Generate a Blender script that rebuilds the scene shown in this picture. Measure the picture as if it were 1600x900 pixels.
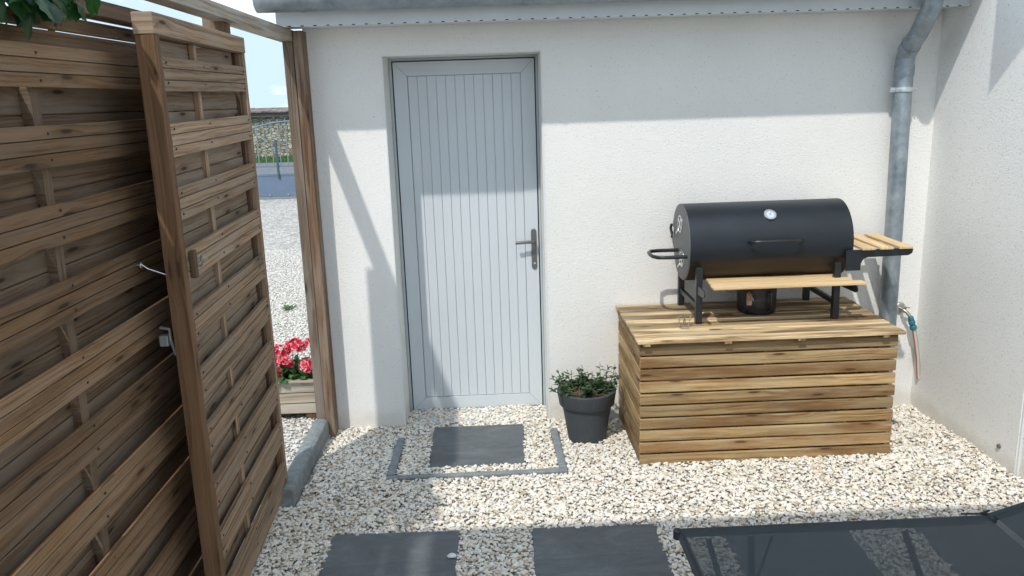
import bpy, bmesh, math, random
import numpy as np
from mathutils import Vector, Matrix
for o in list(bpy.data.objects): bpy.data.objects.remove(o)
S = bpy.context.scene
R = math.radians
rnd = random.Random(7)
# ------------------------------------------------------------------ camera
cam_d = bpy.data.cameras.new('camera'); cam = bpy.data.objects.new('camera', cam_d)
S.collection.objects.link(cam); S.camera = cam
yaw, pitch, roll, fpx, D, H = 0.0212, 0.2293, 0.0328, 1284.19, 4.839, 1.9598
fw = Vector((math.sin(yaw)*math.cos(pitch), math.cos(yaw)*math.cos(pitch), -math.sin(pitch)))
r0 = Vector((math.cos(yaw), -math.sin(yaw), 0)); d0 = fw.cross(r0)
r1 = math.cos(roll)*r0 + math.sin(roll)*d0; d1 = -math.sin(roll)*r0 + math.cos(roll)*d0
M = Matrix((r1, -d1, -fw)).transposed().to_4x4(); M.translation = (0, -D, H)
cam.matrix_world = M
cam_d.sensor_width = 36; cam_d.lens = fpx/1600*36
cam_d.clip_start = .05; cam_d.clip_end = 2000
S.render.resolution_x = 1024; S.render.resolution_y = 576
# ------------------------------------------------------------------ world, sun
LD = Vector((0.352, 0.673, -1.0)).normalized()        # direction the sunlight travels
W = bpy.data.worlds.new('World'); S.world = W; W.use_nodes = True
nt = W.node_tree; bg = nt.nodes['Background']
sky = nt.nodes.new('ShaderNodeTexSky'); sky.sky_type = 'NISHITA'; sky.sun_disc = False
sky.sun_elevation = math.asin(-LD.z); sky.sun_rotation = math.atan2(-LD.x, -LD.y)
sky.air_density = 1.0; sky.dust_density = 0.3; sky.ozone_density = 1.0
tc = nt.nodes.new('ShaderNodeTexCoord')
mp = nt.nodes.new('ShaderNodeMapping'); mp.inputs['Scale'].default_value = (1.0, 1.0, 2.6)
mp.inputs['Location'].default_value = (-2.6, -3.1, .3)
nz = nt.nodes.new('ShaderNodeTexNoise'); nz.inputs['Scale'].default_value = 3.2; nz.inputs['Detail'].default_value = 9; nz.inputs['Roughness'].default_value = .58
cr = nt.nodes.new('ShaderNodeValToRGB'); cr.color_ramp.elements[0].position = .51; cr.color_ramp.elements[1].position = .70
mx = nt.nodes.new('ShaderNodeMixRGB'); mx.inputs[2].default_value = (11.5, 11.3, 11.0, 1)
nt.links.new(tc.outputs['Generated'], mp.inputs[0]); nt.links.new(mp.outputs[0], nz.inputs[0]); nt.links.new(nz.outputs['Fac'], cr.inputs[0])
nt.links.new(cr.outputs[0], mx.inputs[0]); 
veil = nt.nodes.new('ShaderNodeMixRGB'); veil.inputs[0].default_value = .72; veil.inputs[2].default_value = (3.3, 4.3, 5.4, 1)
dk = nt.nodes.new('ShaderNodeMixRGB'); dk.blend_type = 'DARKEN'; dk.inputs[0].default_value = 1; dk.inputs[2].default_value = (3.5, 4.5, 5.6, 1)
nt.links.new(sky.outputs[0], dk.inputs[1]); nt.links.new(dk.outputs[0], veil.inputs[1]); nt.links.new(veil.outputs[0], mx.inputs[1]); nt.links.new(mx.outputs[0], bg.inputs[0])
bg.inputs[1].default_value = 0.15
sl = bpy.data.lights.new('sun', 'SUN'); sl.energy = 2.0; sl.angle = R(1.0); sl.color = (1, .965, .91)
so = bpy.data.objects.new('sun', sl); S.collection.objects.link(so)
so.rotation_euler = LD.to_track_quat('-Z', 'Y').to_euler(); so.location = (-3, -6, 8)
S.view_settings.view_transform = 'Standard'; S.view_settings.look = 'None'
S.view_settings.gamma = 1; S.view_settings.use_curve_mapping = False
S.view_settings.exposure = 0.52
try:
    S.cycles.max_bounces = 8; S.cycles.transparent_max_bounces = 16
except Exception: pass

# ------------------------------------------------------------------ materials
def mat(name, base, rough=.7, metal=0, spec=.5):
    m = bpy.data.materials.new(name); m.use_nodes = True
    b = m.node_tree.nodes['Principled BSDF']
    b.inputs['Base Color'].default_value = (*base, 1); b.inputs['Roughness'].default_value = rough
    b.inputs['Metallic'].default_value = metal; b.inputs['Specular IOR Level'].default_value = spec
    return m, m.node_tree, b
def N(t, kind, **kw):
    n = t.nodes.new(kind)
    for k, v in kw.items():
        if k in n.inputs.keys(): n.inputs[k].default_value = v
        else: setattr(n, k, v)
    return n
def ramp(t, src, stops):
    r = t.nodes.new('ShaderNodeValToRGB'); e = r.color_ramp.elements
    e[0].position, e[0].color = stops[0][0], (*stops[0][1], 1)
    e[1].position, e[1].color = stops[-1][0], (*stops[-1][1], 1)
    for p, c in stops[1:-1]:
        q = e.new(p); q.color = (*c, 1)
    t.links.new(src, r.inputs[0]); return r.outputs[0]
def mixc(t, fac, a, b, mode='MIX'):
    m = t.nodes.new('ShaderNodeMixRGB'); m.blend_type = mode
    for i, v in ((0, fac), (1, a), (2, b)):
        if hasattr(v, 'node'): t.links.new(v, m.inputs[i])
        else: m.inputs[i].default_value = v if i == 0 else (*v, 1)
    return m.outputs[0]
def math_(t, op, a, b=0, c=0):
    m = t.nodes.new('ShaderNodeMath'); m.operation = op
    for i, v in enumerate((a, b, c)):
        if hasattr(v, 'node'): t.links.new(v, m.inputs[i])
        else: m.inputs[i].default_value = v
    return m.outputs[0]
def bump(t, b, h, strength=.3, dist=.01):
    n = t.nodes.new('ShaderNodeBump'); n.inputs['Strength'].default_value = strength; n.inputs['Distance'].default_value = dist
    t.links.new(h, n.inputs['Height']); t.links.new(n.outputs[0], b.inputs['Normal'])
def noise_mat(name, stops, scale, rough=.8, detail=6, bs=None, bstr=.3, bdist=.003, metal=0, spec=.4, scl=(1,1,1)):
    m, t, b = mat(name, (1,1,1), rough, metal, spec)
    c = N(t, 'ShaderNodeTexCoord'); mpn = N(t, 'ShaderNodeMapping'); mpn.inputs['Scale'].default_value = scl
    t.links.new(c.outputs['Object'], mpn.inputs[0])
    n = N(t, 'ShaderNodeTexNoise', Scale=scale, Detail=detail, Roughness=.6); t.links.new(mpn.outputs[0], n.inputs['Vector'])
    t.links.new(ramp(t, n.outputs['Fac'], stops), b.inputs['Base Color'])
    if bs:
        n2 = N(t, 'ShaderNodeTexNoise', Scale=bs, Detail=5.0, Roughness=.6); t.links.new(mpn.outputs[0], n2.inputs['Vector'])
        bump(t, b, n2.outputs['Fac'], bstr, bdist)
    return m

def wood(name, light, dark, knot, grey=None, grey_amt=0., stain=None, stain_amt=0., groove=0, rough=.78, vary=.35, knots=1., rings=70., bstr=.5):
    """grain runs along U (metres), V across, 'rnd' attribute differs per board"""
    m, t, b = mat(name, light, rough, 0, .25)
    uv = N(t, 'ShaderNodeUVMap'); at = N(t, 'ShaderNodeAttribute', attribute_name='rnd')
    sp = N(t, 'ShaderNodeSeparateXYZ'); t.links.new(uv.outputs[0], sp.inputs[0])
    u, v, q = sp.outputs[0], sp.outputs[1], math_(t, 'MULTIPLY', at.outputs['Fac'], 37.)
    def vec(a, bb, cc):
        c = N(t, 'ShaderNodeCombineXYZ')
        for i, x in enumerate((a, bb, cc)):
            if hasattr(x, 'node'): t.links.new(x, c.inputs[i])
            else: c.inputs[i].default_value = x
        return c.outputs[0]
    # knots
    kv = vec(math_(t, 'ADD', math_(t, 'MULTIPLY', u, 2.8), q), math_(t, 'ADD', math_(t, 'MULTIPLY', v, 15.), q), q)
    vo = N(t, 'ShaderNodeTexVoronoi', Scale=1.0, voronoi_dimensions='2D'); t.links.new(kv, vo.inputs['Vector'])
    kd = vo.outputs['Distance']
    sel = math_(t, 'LESS_THAN', N_sep(t, vo.outputs['Color']), .30*knots)
    kn = math_(t, 'MULTIPLY', smooth(t, kd, .13, .05), sel)
    halo = math_(t, 'MULTIPLY', smooth(t, kd, .42, .05), sel)
    # grain
    lowv = vec(math_(t, 'MULTIPLY', u, 1.5), math_(t, 'MULTIPLY', v, 7.), q)
    low = N(t, 'ShaderNodeTexNoise', Scale=1.0, Detail=2.0); t.links.new(lowv, low.inputs['Vector'])
    vv = math_(t, 'ADD', math_(t, 'MULTIPLY', v, rings), math_(t, 'ADD', math_(t, 'MULTIPLY', low.outputs['Fac'], 6.), math_(t, 'MULTIPLY', halo, 1.6)))
    ringn = N(t, 'ShaderNodeTexNoise', Scale=1.0, Detail=4.0, Roughness=.65)
    t.links.new(vec(math_(t, 'MULTIPLY', u, .9), vv, q), ringn.inputs['Vector'])
    fine = N(t, 'ShaderNodeTexNoise', Scale=1.0, Detail=3.0, Roughness=.7)
    t.links.new(vec(math_(t, 'MULTIPLY', u, 9.), math_(t, 'MULTIPLY', v, 420.), q), fine.inputs['Vector'])
    g = math_(t, 'ADD', math_(t, 'MULTIPLY', ringn.outputs['Fac'], .72), math_(t, 'MULTIPLY', fine.outputs['Fac'], .28))
    col = ramp(t, g, [(.39, dark), (.49, tuple(.55*a+.45*bb for a, bb in zip(light, dark))), (.58, light)])
    if stain:
        sn = N(t, 'ShaderNodeTexNoise', Scale=1.0, Detail=3.0); t.links.new(vec(math_(t, 'MULTIPLY', u, 1.3), math_(t, 'MULTIPLY', v, 11.), math_(t, 'ADD', q, 5.)), sn.inputs['Vector'])
        col = mixc(t, math_(t, 'MULTIPLY', smooth(t, sn.outputs['Fac'], .46, .60), stain_amt), col, stain)
        s2 = N(t, 'ShaderNodeTexNoise', Scale=1.0, Detail=4.0, Distortion=.6); t.links.new(vec(math_(t, 'MULTIPLY', u, 5.), math_(t, 'MULTIPLY', v, 38.), math_(t, 'ADD', q, 2.)), s2.inputs['Vector'])
        col = mixc(t, math_(t, 'MULTIPLY', smooth(t, s2.outputs['Fac'], .52, .68), stain_amt*.6), col, tuple(x*.8 for x in stain))
    if grey:
        gn = N(t, 'ShaderNodeTexNoise', Scale=1.0, Detail=5.0, Roughness=.65); t.links.new(vec(math_(t, 'MULTIPLY', u, 2.), math_(t, 'MULTIPLY', v, 16.), math_(t, 'ADD', q, 11.)), gn.inputs['Vector'])
        col = mixc(t, math_(t, 'MULTIPLY', smooth(t, gn.outputs['Fac'], .4, .62), grey_amt), col, grey)
    col = mixc(t, halo_mul(t, halo, .5), col, dark)
    col = mixc(t, kn, col, knot)
    # board to board brightness
    br = math_(t, 'ADD', 1-vary/2, math_(t, 'MULTIPLY', at.outputs['Fac'], vary))
    hs = N(t, 'ShaderNodeHueSaturation'); t.links.new(col, hs.inputs['Color']); t.links.new(br, hs.inputs['Value'])
    t.links.new(hs.outputs[0], b.inputs['Base Color'])
    bump(t, b, math_(t, 'ADD', g, math_(t, 'MULTIPLY', kn, -.4)), bstr, .0035)
    return m
def N_sep(t, c):
    s = N(t, 'ShaderNodeSeparateColor'); t.links.new(c, s.inputs[0]); return s.outputs[0]
def smooth(t, x, a, b):
    m = t.nodes.new('ShaderNodeMapRange'); m.interpolation_type = 'SMOOTHSTEP'
    lo, hi = min(a, b), max(a, b)
    m.inputs[1].default_value = lo; m.inputs[2].default_value = hi
    m.inputs[3].default_value = 0 if a < b else 1; m.inputs[4].default_value = 1 if a < b else 0
    t.links.new(x, m.inputs[0]); return m.outputs[0]
def halo_mul(t, h, k): return math_(t, 'MULTIPLY', h, k)

def stucco(name, base, s=1.):
    m, t, b = mat(name, base, .93, 0, .15)
    c = N(t, 'ShaderNodeTexCoord')
    n = N(t, 'ShaderNodeTexNoise', Scale=95.0*s, Detail=4.0, Roughness=.6); t.links.new(c.outputs['Object'], n.inputs['Vector'])
    v = N(t, 'ShaderNodeTexVoronoi', Scale=120.0*s); t.links.new(c.outputs['Object'], v.inputs['Vector'])
    h = math_(t, 'ADD', math_(t, 'MULTIPLY', n.outputs['Fac'], 1.0), math_(t, 'MULTIPLY', v.outputs['Distance'], .45))
    bump(t, b, h, .5, .0055)
    l = N(t, 'ShaderNodeTexNoise', Scale=1.3, Detail=6.0, Roughness=.6); t.links.new(c.outputs['Object'], l.inputs['Vector'])
    col = ramp(t, l.outputs['Fac'], [(.3, tuple(x*.95 for x in base)), (.7, tuple(min(x*1.03, .87) for x in base))])
    pit = smooth(t, n.outputs['Fac'], .30, .40)
    col = mixc(t, math_(t, 'SUBTRACT', 1., pit), col, tuple(x*.62 for x in base))
    # splash dirt just above the gravel, a real band of soil on the render
    sp = N(t, 'ShaderNodeSeparateXYZ'); t.links.new(c.outputs['Object'], sp.inputs[0])
    dn = N(t, 'ShaderNodeTexNoise', Scale=9.0, Detail=6.0); t.links.new(c.outputs['Object'], dn.inputs['Vector'])
    zz = math_(t, 'ADD', sp.outputs[2], math_(t, 'MULTIPLY', dn.outputs['Fac'], -.12))
    col = mixc(t, math_(t, 'MULTIPLY', smooth(t, zz, .05, -.05), .35), col, (.50, .45, .36))
    t.links.new(col, b.inputs['Base Color'])
    return m

M_st = stucco('render_white', (.81, .80, .765))
M_reveal = stucco('render_reveal', (.80, .79, .75), 1.4)
M_fence = wood('wood_fence', (.245, .145, .074), (.082, .045, .023), (.05, .03, .018), grey=(.24, .175, .12), grey_amt=.5, stain=(.22, .125, .05), stain_amt=.35, vary=.5, rings=110)
M_fenceb = wood('wood_fence_grey_shaded', (.20, .13, .078), (.075, .046, .028), (.03, .02, .012), grey=(.17, .14, .105), grey_amt=.75, vary=.4, rings=110)  # back boards: weathered grey, with recess shade also darkened into the colour
M_gateb = wood('wood_gate_grey_shaded', (.28, .195, .125), (.11, .07, .045), (.05, .03, .02), grey=(.25, .21, .16), grey_amt=.75, vary=.3, rings=110)  # greyer worn wood for recessed gate boards, part of their shade painted in
M_gate = wood('wood_gate', (.40, .27, .165), (.15, .088, .05), (.06, .04, .025), grey=(.33, .265, .195), grey_amt=.6, vary=.4, rings=120)
M_stile = wood('wood_stile', (.18, .098, .048), (.10, .052, .026), (.07, .035, .02), grey=(.22, .14, .09), grey_amt=.25, vary=.2, rings=110)
M_post = wood('wood_post', (.17, .125, .088), (.08, .058, .042), (.05, .03, .02), grey=(.235, .205, .17), grey_amt=.6, vary=.3, rings=90)
M_postb = wood('wood_post_brown', (.20, .12, .07), (.085, .048, .028), (.06, .03, .02), grey=(.29, .235, .18), grey_amt=.6, vary=.2, rings=90)
M_beam = wood('wood_beam', (.42, .36, .28), (.2, .16, .12), (.1, .08, .06), grey=(.45, .42, .36), grey_amt=.8, vary=.2)
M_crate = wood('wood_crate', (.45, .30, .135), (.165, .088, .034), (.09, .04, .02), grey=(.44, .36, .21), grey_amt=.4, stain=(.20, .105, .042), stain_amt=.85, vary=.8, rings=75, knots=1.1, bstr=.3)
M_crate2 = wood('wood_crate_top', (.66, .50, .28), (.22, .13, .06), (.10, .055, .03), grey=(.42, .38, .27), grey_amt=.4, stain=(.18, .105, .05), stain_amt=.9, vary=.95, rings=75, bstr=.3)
M_dark = wood('wood_dark', (.16, .10, .06), (.08, .05, .03), (.03, .02, .012), vary=.2)
M_slat = wood('wood_shelf', (.74, .55, .31), (.52, .34, .17), (.3, .17, .08), vary=.2, knots=.15, rings=60, bstr=.15)
M_plant = wood('wood_planter', (.50, .43, .33), (.28, .22, .16), (.12, .09, .06), grey=(.5, .47, .4), grey_amt=.6, vary=.3)

def pvc():
    m, t, b = mat('door_grey', (.59, .635, .66), .38, 0, .5)
    c = N(t, 'ShaderNodeTexCoord'); mpn = N(t, 'ShaderNodeMapping'); mpn.inputs['Scale'].default_value = (60, 60, 2.5)
    t.links.new(c.outputs['Object'], mpn.inputs[0])
    n = N(t, 'ShaderNodeTexNoise', Scale=4.0, Detail=4.0); t.links.new(mpn.outputs[0], n.inputs['Vector'])
    bump(t, b, n.outputs['Fac'], .12, .001)
    l = N(t, 'ShaderNodeTexNoise', Scale=2.0, Detail=4.0); t.links.new(c.outputs['Object'], l.inputs['Vector'])
    t.links.new(ramp(t, l.outputs['Fac'], [(.3, (.585, .63, .66)), (.7, (.62, .665, .69))]), b.inputs['Base Color'])
    return m
M_door = pvc()
M_dframe = mat('door_frame_grey', (.42, .48, .51), .4)[0]
M_seal = mat('rubber_seal', (.025, .025, .025), .7)[0]
M_handle = mat('handle_bronze', (.16, .165, .16), .42, .5)[0]
M_keyhole = mat('keyhole_metal', (.7, .7, .68), .3, .8)[0]
M_fascia = noise_mat('white_pvc', [(.3, (.62, .66, .68)), (.7, (.70, .73, .74))], 6, .4)
M_hole = mat('vent_hole', (.01, .01, .01), .9)[0]
def zinc_m():
    m, t, b = mat('zinc', (.4, .45, .5), .5, .55, .5)
    c = N(t, 'ShaderNodeTexCoord')
    v = N(t, 'ShaderNodeTexVoronoi', Scale=34.0); t.links.new(c.outputs['Object'], v.inputs['Vector'])
    n = N(t, 'ShaderNodeTexNoise', Scale=11.0, Detail=6.0, Roughness=.65); t.links.new(c.outputs['Object'], n.inputs['Vector'])
    n2 = N(t, 'ShaderNodeTexNoise', Scale=38.0, Detail=3.0, Distortion=1.5); t.links.new(c.outputs['Object'], n2.inputs['Vector'])
    col = ramp(t, n.outputs['Fac'], [(.32, (.20, .245, .275)), (.52, (.32, .37, .40)), (.7, (.42, .465, .485))])
    col = mixc(t, math_(t, 'MULTIPLY', N_sep(t, v.outputs['Color']), .25), col, (.22, .28, .33))
    col = mixc(t, smooth(t, n2.outputs['Fac'], .68, .76), col, (.62, .65, .66))
    t.links.new(col, b.inputs['Base Color'])
    t.links.new(ramp(t, n.outputs['Fac'], [(.3, (.38,)*3), (.7, (.62,)*3)]), b.inputs['Roughness'])
    bump(t, b, n.outputs['Fac'], .1, .002)
    return m
M_zinc = zinc_m()
M_clamp = mat('galvanised', (.6, .65, .68), .35, .7)[0]
def slate_m(name, base, br):
    m, t, b = mat(name, base, .6, 0, .5)
    c = N(t, 'ShaderNodeTexCoord'); mpn = N(t, 'ShaderNodeMapping'); mpn.inputs['Scale'].default_value = (1, 2.4, 1); mpn.inputs['Rotation'].default_value = (0, 0, .4)
    t.links.new(c.outputs['Object'], mpn.inputs[0])
    n = N(t, 'ShaderNodeTexNoise', Scale=3.6, Detail=9.0, Roughness=.68, Distortion=1.0); t.links.new(mpn.outputs[0], n.inputs['Vector'])
    n3 = N(t, 'ShaderNodeTexNoise', Scale=55.0, Detail=5.0, Roughness=.7); t.links.new(c.outputs['Object'], n3.inputs['Vector'])
    n4 = N(t, 'ShaderNodeTexNoise', Scale=70.0, Detail=2.0); t.links.new(c.outputs['Object'], n4.inputs['Vector'])
    col = ramp(t, n.outputs['Fac'], [(.3, tuple(x*.65 for x in base)), (.55, base), (.75, tuple(x*1.55 for x in base))])
    col = mixc(t, math_(t, 'MULTIPLY', smooth(t, n3.outputs['Fac'], .58, .8), .5), col, tuple(x*2.3 for x in base))
    col = mixc(t, math_(t, 'MULTIPLY', smooth(t, n4.outputs['Fac'], .70, .76), .55), col, (.4, .4, .37))
    t.links.new(col, b.inputs['Base Color'])
    h = math_(t, 'ADD', math_(t, 'MULTIPLY', n.outputs['Fac'], 1.), math_(t, 'MULTIPLY', n3.outputs['Fac'], .12))
    bump(t, b, h, br, .012)
    return m
M_slate = slate_m('slate', (.118, .132, .140), .75)
M_edge = noise_mat('grey_edging', [(.3, (.17, .19, .20)), (.7, (.25, .275, .285))], 22, .8, bs=120, bstr=.35)
M_kerb = noise_mat('kerb_concrete', [(.3, (.17, .185, .185)), (.5, (.20, .22, .22)), (.75, (.32, .335, .32))], 30, .85, bs=160, bstr=.4)
M_black = noise_mat('grill_black', [(.3, (.010, .0125, .0165)), (.7, (.0145, .0175, .0225))], 5, .36, spec=.55)
M_lid = noise_mat('lid_black', [(.3, (.008, .012, .017)), (.6, (.011, .016, .022)), (.8, (.016, .022, .028))], 3.5, .42, bs=300, bstr=.03, bdist=.001, spec=.5)
M_body = noise_mat('drum_black_matt', [(.3, (.028, .022, .015)), (.7, (.04, .032, .022))], 6, .5, spec=.4)
M_cap = noise_mat('drum_end', [(.3, (.10, .105, .108)), (.7, (.13, .136, .14))], 6, .5, spec=.5)
M_steel = mat('bright_steel', (.68, .69, .70), .3, .9)[0]
M_dial = mat('dial_face', (.62, .66, .70), .3, .2)[0]
M_dmark = mat('dial_mark', (.12, .13, .15), .5)[0]
M_buckle = mat('buckle', (.55, .42, .36), .3, .8)[0]
M_wire = mat('wire', (.42, .38, .33), .35, .8)[0]
M_pot = noise_mat('plant_pot', [(.3, (.045, .052, .06)), (.7, (.06, .068, .076))], 14, .62, scl=(6, 6, 1), bs=30, bstr=.12)
M_soil = noise_mat('bark_soil', [(.3, (.03, .018, .012)), (.5, (.09, .045, .025)), (.72, (.26, .13, .075))], 45, .95, bs=70, bstr=1, bdist=.02)
def leafm(name, a, bb, transl=.25, rough=.5):
    m, t, b = mat(name, a, rough, 0, .4)
    at = N(t, 'ShaderNodeAttribute', attribute_name='rnd')
    t.links.new(ramp(t, at.outputs['Fac'], [(0, a), (1, bb)]), b.inputs['Base Color'])
    b.inputs['Subsurface Weight'].default_value = 0
    tr = N(t, 'ShaderNodeBsdfTranslucent'); t.links.new(ramp(t, at.outputs['Fac'], [(0, a), (1, tuple(min(1, x*1.3) for x in bb))]), tr.inputs[0])
    ms = N(t, 'ShaderNodeMixShader'); ms.inputs[0].default_value = transl
    t.links.new(b.outputs[0], ms.inputs[1]); t.links.new(tr.outputs[0], ms.inputs[2])
    t.links.new(ms.outputs[0], t.nodes['Material Output'].inputs[0]); return m
M_leaf = leafm('leaf_dark', (.03, .075, .03), (.075, .15, .055))
M_gleaf = leafm('leaf_geranium', (.04, .12, .03), (.10, .24, .06))
M_vleaf = leafm('leaf_vine', (.012, .05, .014), (.03, .10, .025), .3, .35)
M_petal = leafm('petal_red', (.66, .012, .04), (.82, .05, .09), .3)
M_petale = leafm('petal_edge', (.86, .30, .36), (.9, .48, .52), .3)
M_stem = mat('stem', (.10, .09, .04), .8)[0]
M_blue = noise_mat('hose_blue', [(.3, (.02, .13, .19)), (.7, (.04, .2, .27))], 30, .45)
M_hose = mat('hose_clear', (.55, .52, .46), .3)[0]; M_hred = mat('hose_red', (.38, .12, .08), .4)[0]; M_hgreen = mat('hose_green', (.28, .36, .27), .4)[0]
M_brass = mat('tap_metal', (.5, .47, .42), .35, .85)[0]
M_box = mat('white_plastic', (.72, .74, .74), .45)[0]
M_loung = mat('lounger_metal', (.022, .032, .04), .42, .2)[0]
M_ygate = noise_mat('gate_blue', [(.3, (.12, .17, .24)), (.7, (.15, .205, .28))], 3, .5)
M_ybar = mat('gate_bar', (.20, .25, .30), .5)[0]
M_ydark = mat('gate_dark', (.05, .085, .11), .5)[0]
M_road = noise_mat('asphalt', [(.3, (.15, .155, .16)), (.7, (.2, .2, .205))], 30, .9, bs=90, bstr=.4)
M_grass = noise_mat('grass_green', [(.3, (.05, .12, .025)), (.7, (.11, .20, .05))], 6, .95, bs=30, bstr=1, bdist=.05)
M_coping = noise_mat('roof_tiles', [(.3, (.12, .085, .075)), (.5, (.2, .15, .13)), (.7, (.36, .31, .27))], 3, .85, bs=8, bstr=.6, bdist=.03)
M_band = mat('dark_fascia', (.09, .085, .09), .8)[0]
M_tile = noise_mat('roof_tile_red', [(.3, (.25, .12, .08)), (.7, (.35, .18, .12))], 8, .85, bs=20, bstr=.5)
M_blocker, _t, _b = mat('blocker_cloth', (.85, .85, .83), .9)  # translucent cloth of the two added shade blockers
_tr = N(_t, 'ShaderNodeBsdfTranslucent'); _tr.inputs[0].default_value = (.93, .93, .93, 1)
_ms = N(_t, 'ShaderNodeMixShader'); _ms.inputs[0].default_value = .72
_t.links.new(_b.outputs[0], _ms.inputs[1]); _t.links.new(_tr.outputs[0], _ms.inputs[2]); _t.links.new(_ms.outputs[0], _t.nodes['Material Output'].inputs[0])
def rubble():
    m, t, b = mat('rubble_stone', (.4, .37, .28), .95)
    c = N(t, 'ShaderNodeTexCoord'); mpn = N(t, 'ShaderNodeMapping'); mpn.inputs['Scale'].default_value = (3.2, 3.2, 6.0)
    t.links.new(c.outputs['Object'], mpn.inputs[0])
    v = N(t, 'ShaderNodeTexVoronoi', Scale=1.7, feature='DISTANCE_TO_EDGE'); v2 = N(t, 'ShaderNodeTexVoronoi', Scale=1.7)
    t.links.new(mpn.outputs[0], v.inputs['Vector']); t.links.new(mpn.outputs[0], v2.inputs['Vector'])
    n = N(t, 'ShaderNodeTexNoise', Scale=9.0, Detail=5.0); t.links.new(c.outputs['Object'], n.inputs['Vector'])
    col = ramp(t, N_sep(t, v2.outputs['Color']), [(0, (.26, .25, .19)), (.5, (.40, .38, .28)), (1, (.52, .49, .37))])
    col = mixc(t, math_(t, 'MULTIPLY', smooth(t, v.outputs['Distance'], .09, .0), .75), col, (.13, .12, .09))
    col = mixc(t, math_(t, 'MULTIPLY', smooth(t, n.outputs['Fac'], .5, .65), .4), col, (.22, .2, .15))
    t.links.new(col, b.inputs['Base Color']); bump(t, b, smooth(t, v.outputs['Distance'], 0, .12), 1, .05); return m
M_rubble = rubble()
def stone_m(grey=False):
    m, t, b = mat('yard_stone' if grey else 'gravel_stone', (.6, .55, .46), .85, 0, .25)
    at = N(t, 'ShaderNodeAttribute', attribute_name='rnd'); c = N(t, 'ShaderNodeTexCoord')
    n = N(t, 'ShaderNodeTexNoise', Scale=70.0, Detail=4.0, Roughness=.6); t.links.new(c.outputs['Object'], n.inputs['Vector'])
    col = ramp(t, at.outputs['Fac'], [(0, (.42, .34, .25)), (.07, (.56, .47, .36)), (.2, (.70, .63, .52)), (.5, (.79, .74, .65)), (.8, (.82, .79, .72)), (.9, (.64, .64, .60)), (1, (.83, .81, .76))])
    if grey: col = mixc(t, .7, col, (.66, .65, .62))
    col = mixc(t, math_(t, 'MULTIPLY', smooth(t, n.outputs['Fac'], .52, .74), .35), col, (.58, .50, .39))
    t.links.new(col, b.inputs['Base Color']); bump(t, b, n.outputs['Fac'], .25, .004); return m
M_stone = stone_m(); M_stoney = stone_m(True)
def gbase():
    m, t, b = mat('gravel_bed', (.5, .45, .37), .95, 0, .2)
    c = N(t, 'ShaderNodeTexCoord')
    v = N(t, 'ShaderNodeTexVoronoi', Scale=24.0); v2 = N(t, 'ShaderNodeTexVoronoi', Scale=24.0, feature='DISTANCE_TO_EDGE')
    n = N(t, 'ShaderNodeTexNoise', Scale=.7, Detail=5.0)
    for x in (v, v2, n): t.links.new(c.outputs['Object'], x.inputs['Vector'])
    col = ramp(t, N_sep(t, v.outputs['Color']), [(0, (.42, .39, .34)), (.5, (.66, .63, .57)), (1, (.82, .80, .76))])
    col = mixc(t, math_(t, 'MULTIPLY', smooth(t, v2.outputs['Distance'], .14, .0), .6), col, (.20, .17, .13))
    col = mixc(t, math_(t, 'MULTIPLY', smooth(t, n.outputs['Fac'], .45, .7), .25), col, (.42, .40, .35))
    t.links.new(col, b.inputs['Base Color']); bump(t, b, smooth(t, v2.outputs['Distance'], 0, .25), 1, .012); return m
M_bed = gbase()
def meshcloth():
    m, t, b = mat('lounger_textile', (.036, .050, .057), .6, 0, .4)
    c = N(t, 'ShaderNodeTexCoord')
    w = N(t, 'ShaderNodeTexWave', Scale=220.0); t.links.new(c.outputs['Object'], w.inputs['Vector'])
    bump(t, b, w.outputs['Fac'], .15, .001)
    tr = N(t, 'ShaderNodeBsdfTransparent'); ms = N(t, 'ShaderNodeMixShader'); ms.inputs[0].default_value = .20
    t.links.new(b.outputs[0], ms.inputs[1]); t.links.new(tr.outputs[0], ms.inputs[2])
    t.links.new(ms.outputs[0], t.nodes['Material Output'].inputs[0]); return m
M_cloth = meshcloth()

M_nail = mat('nail', (.035, .03, .028), .6, .4)[0]
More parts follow.
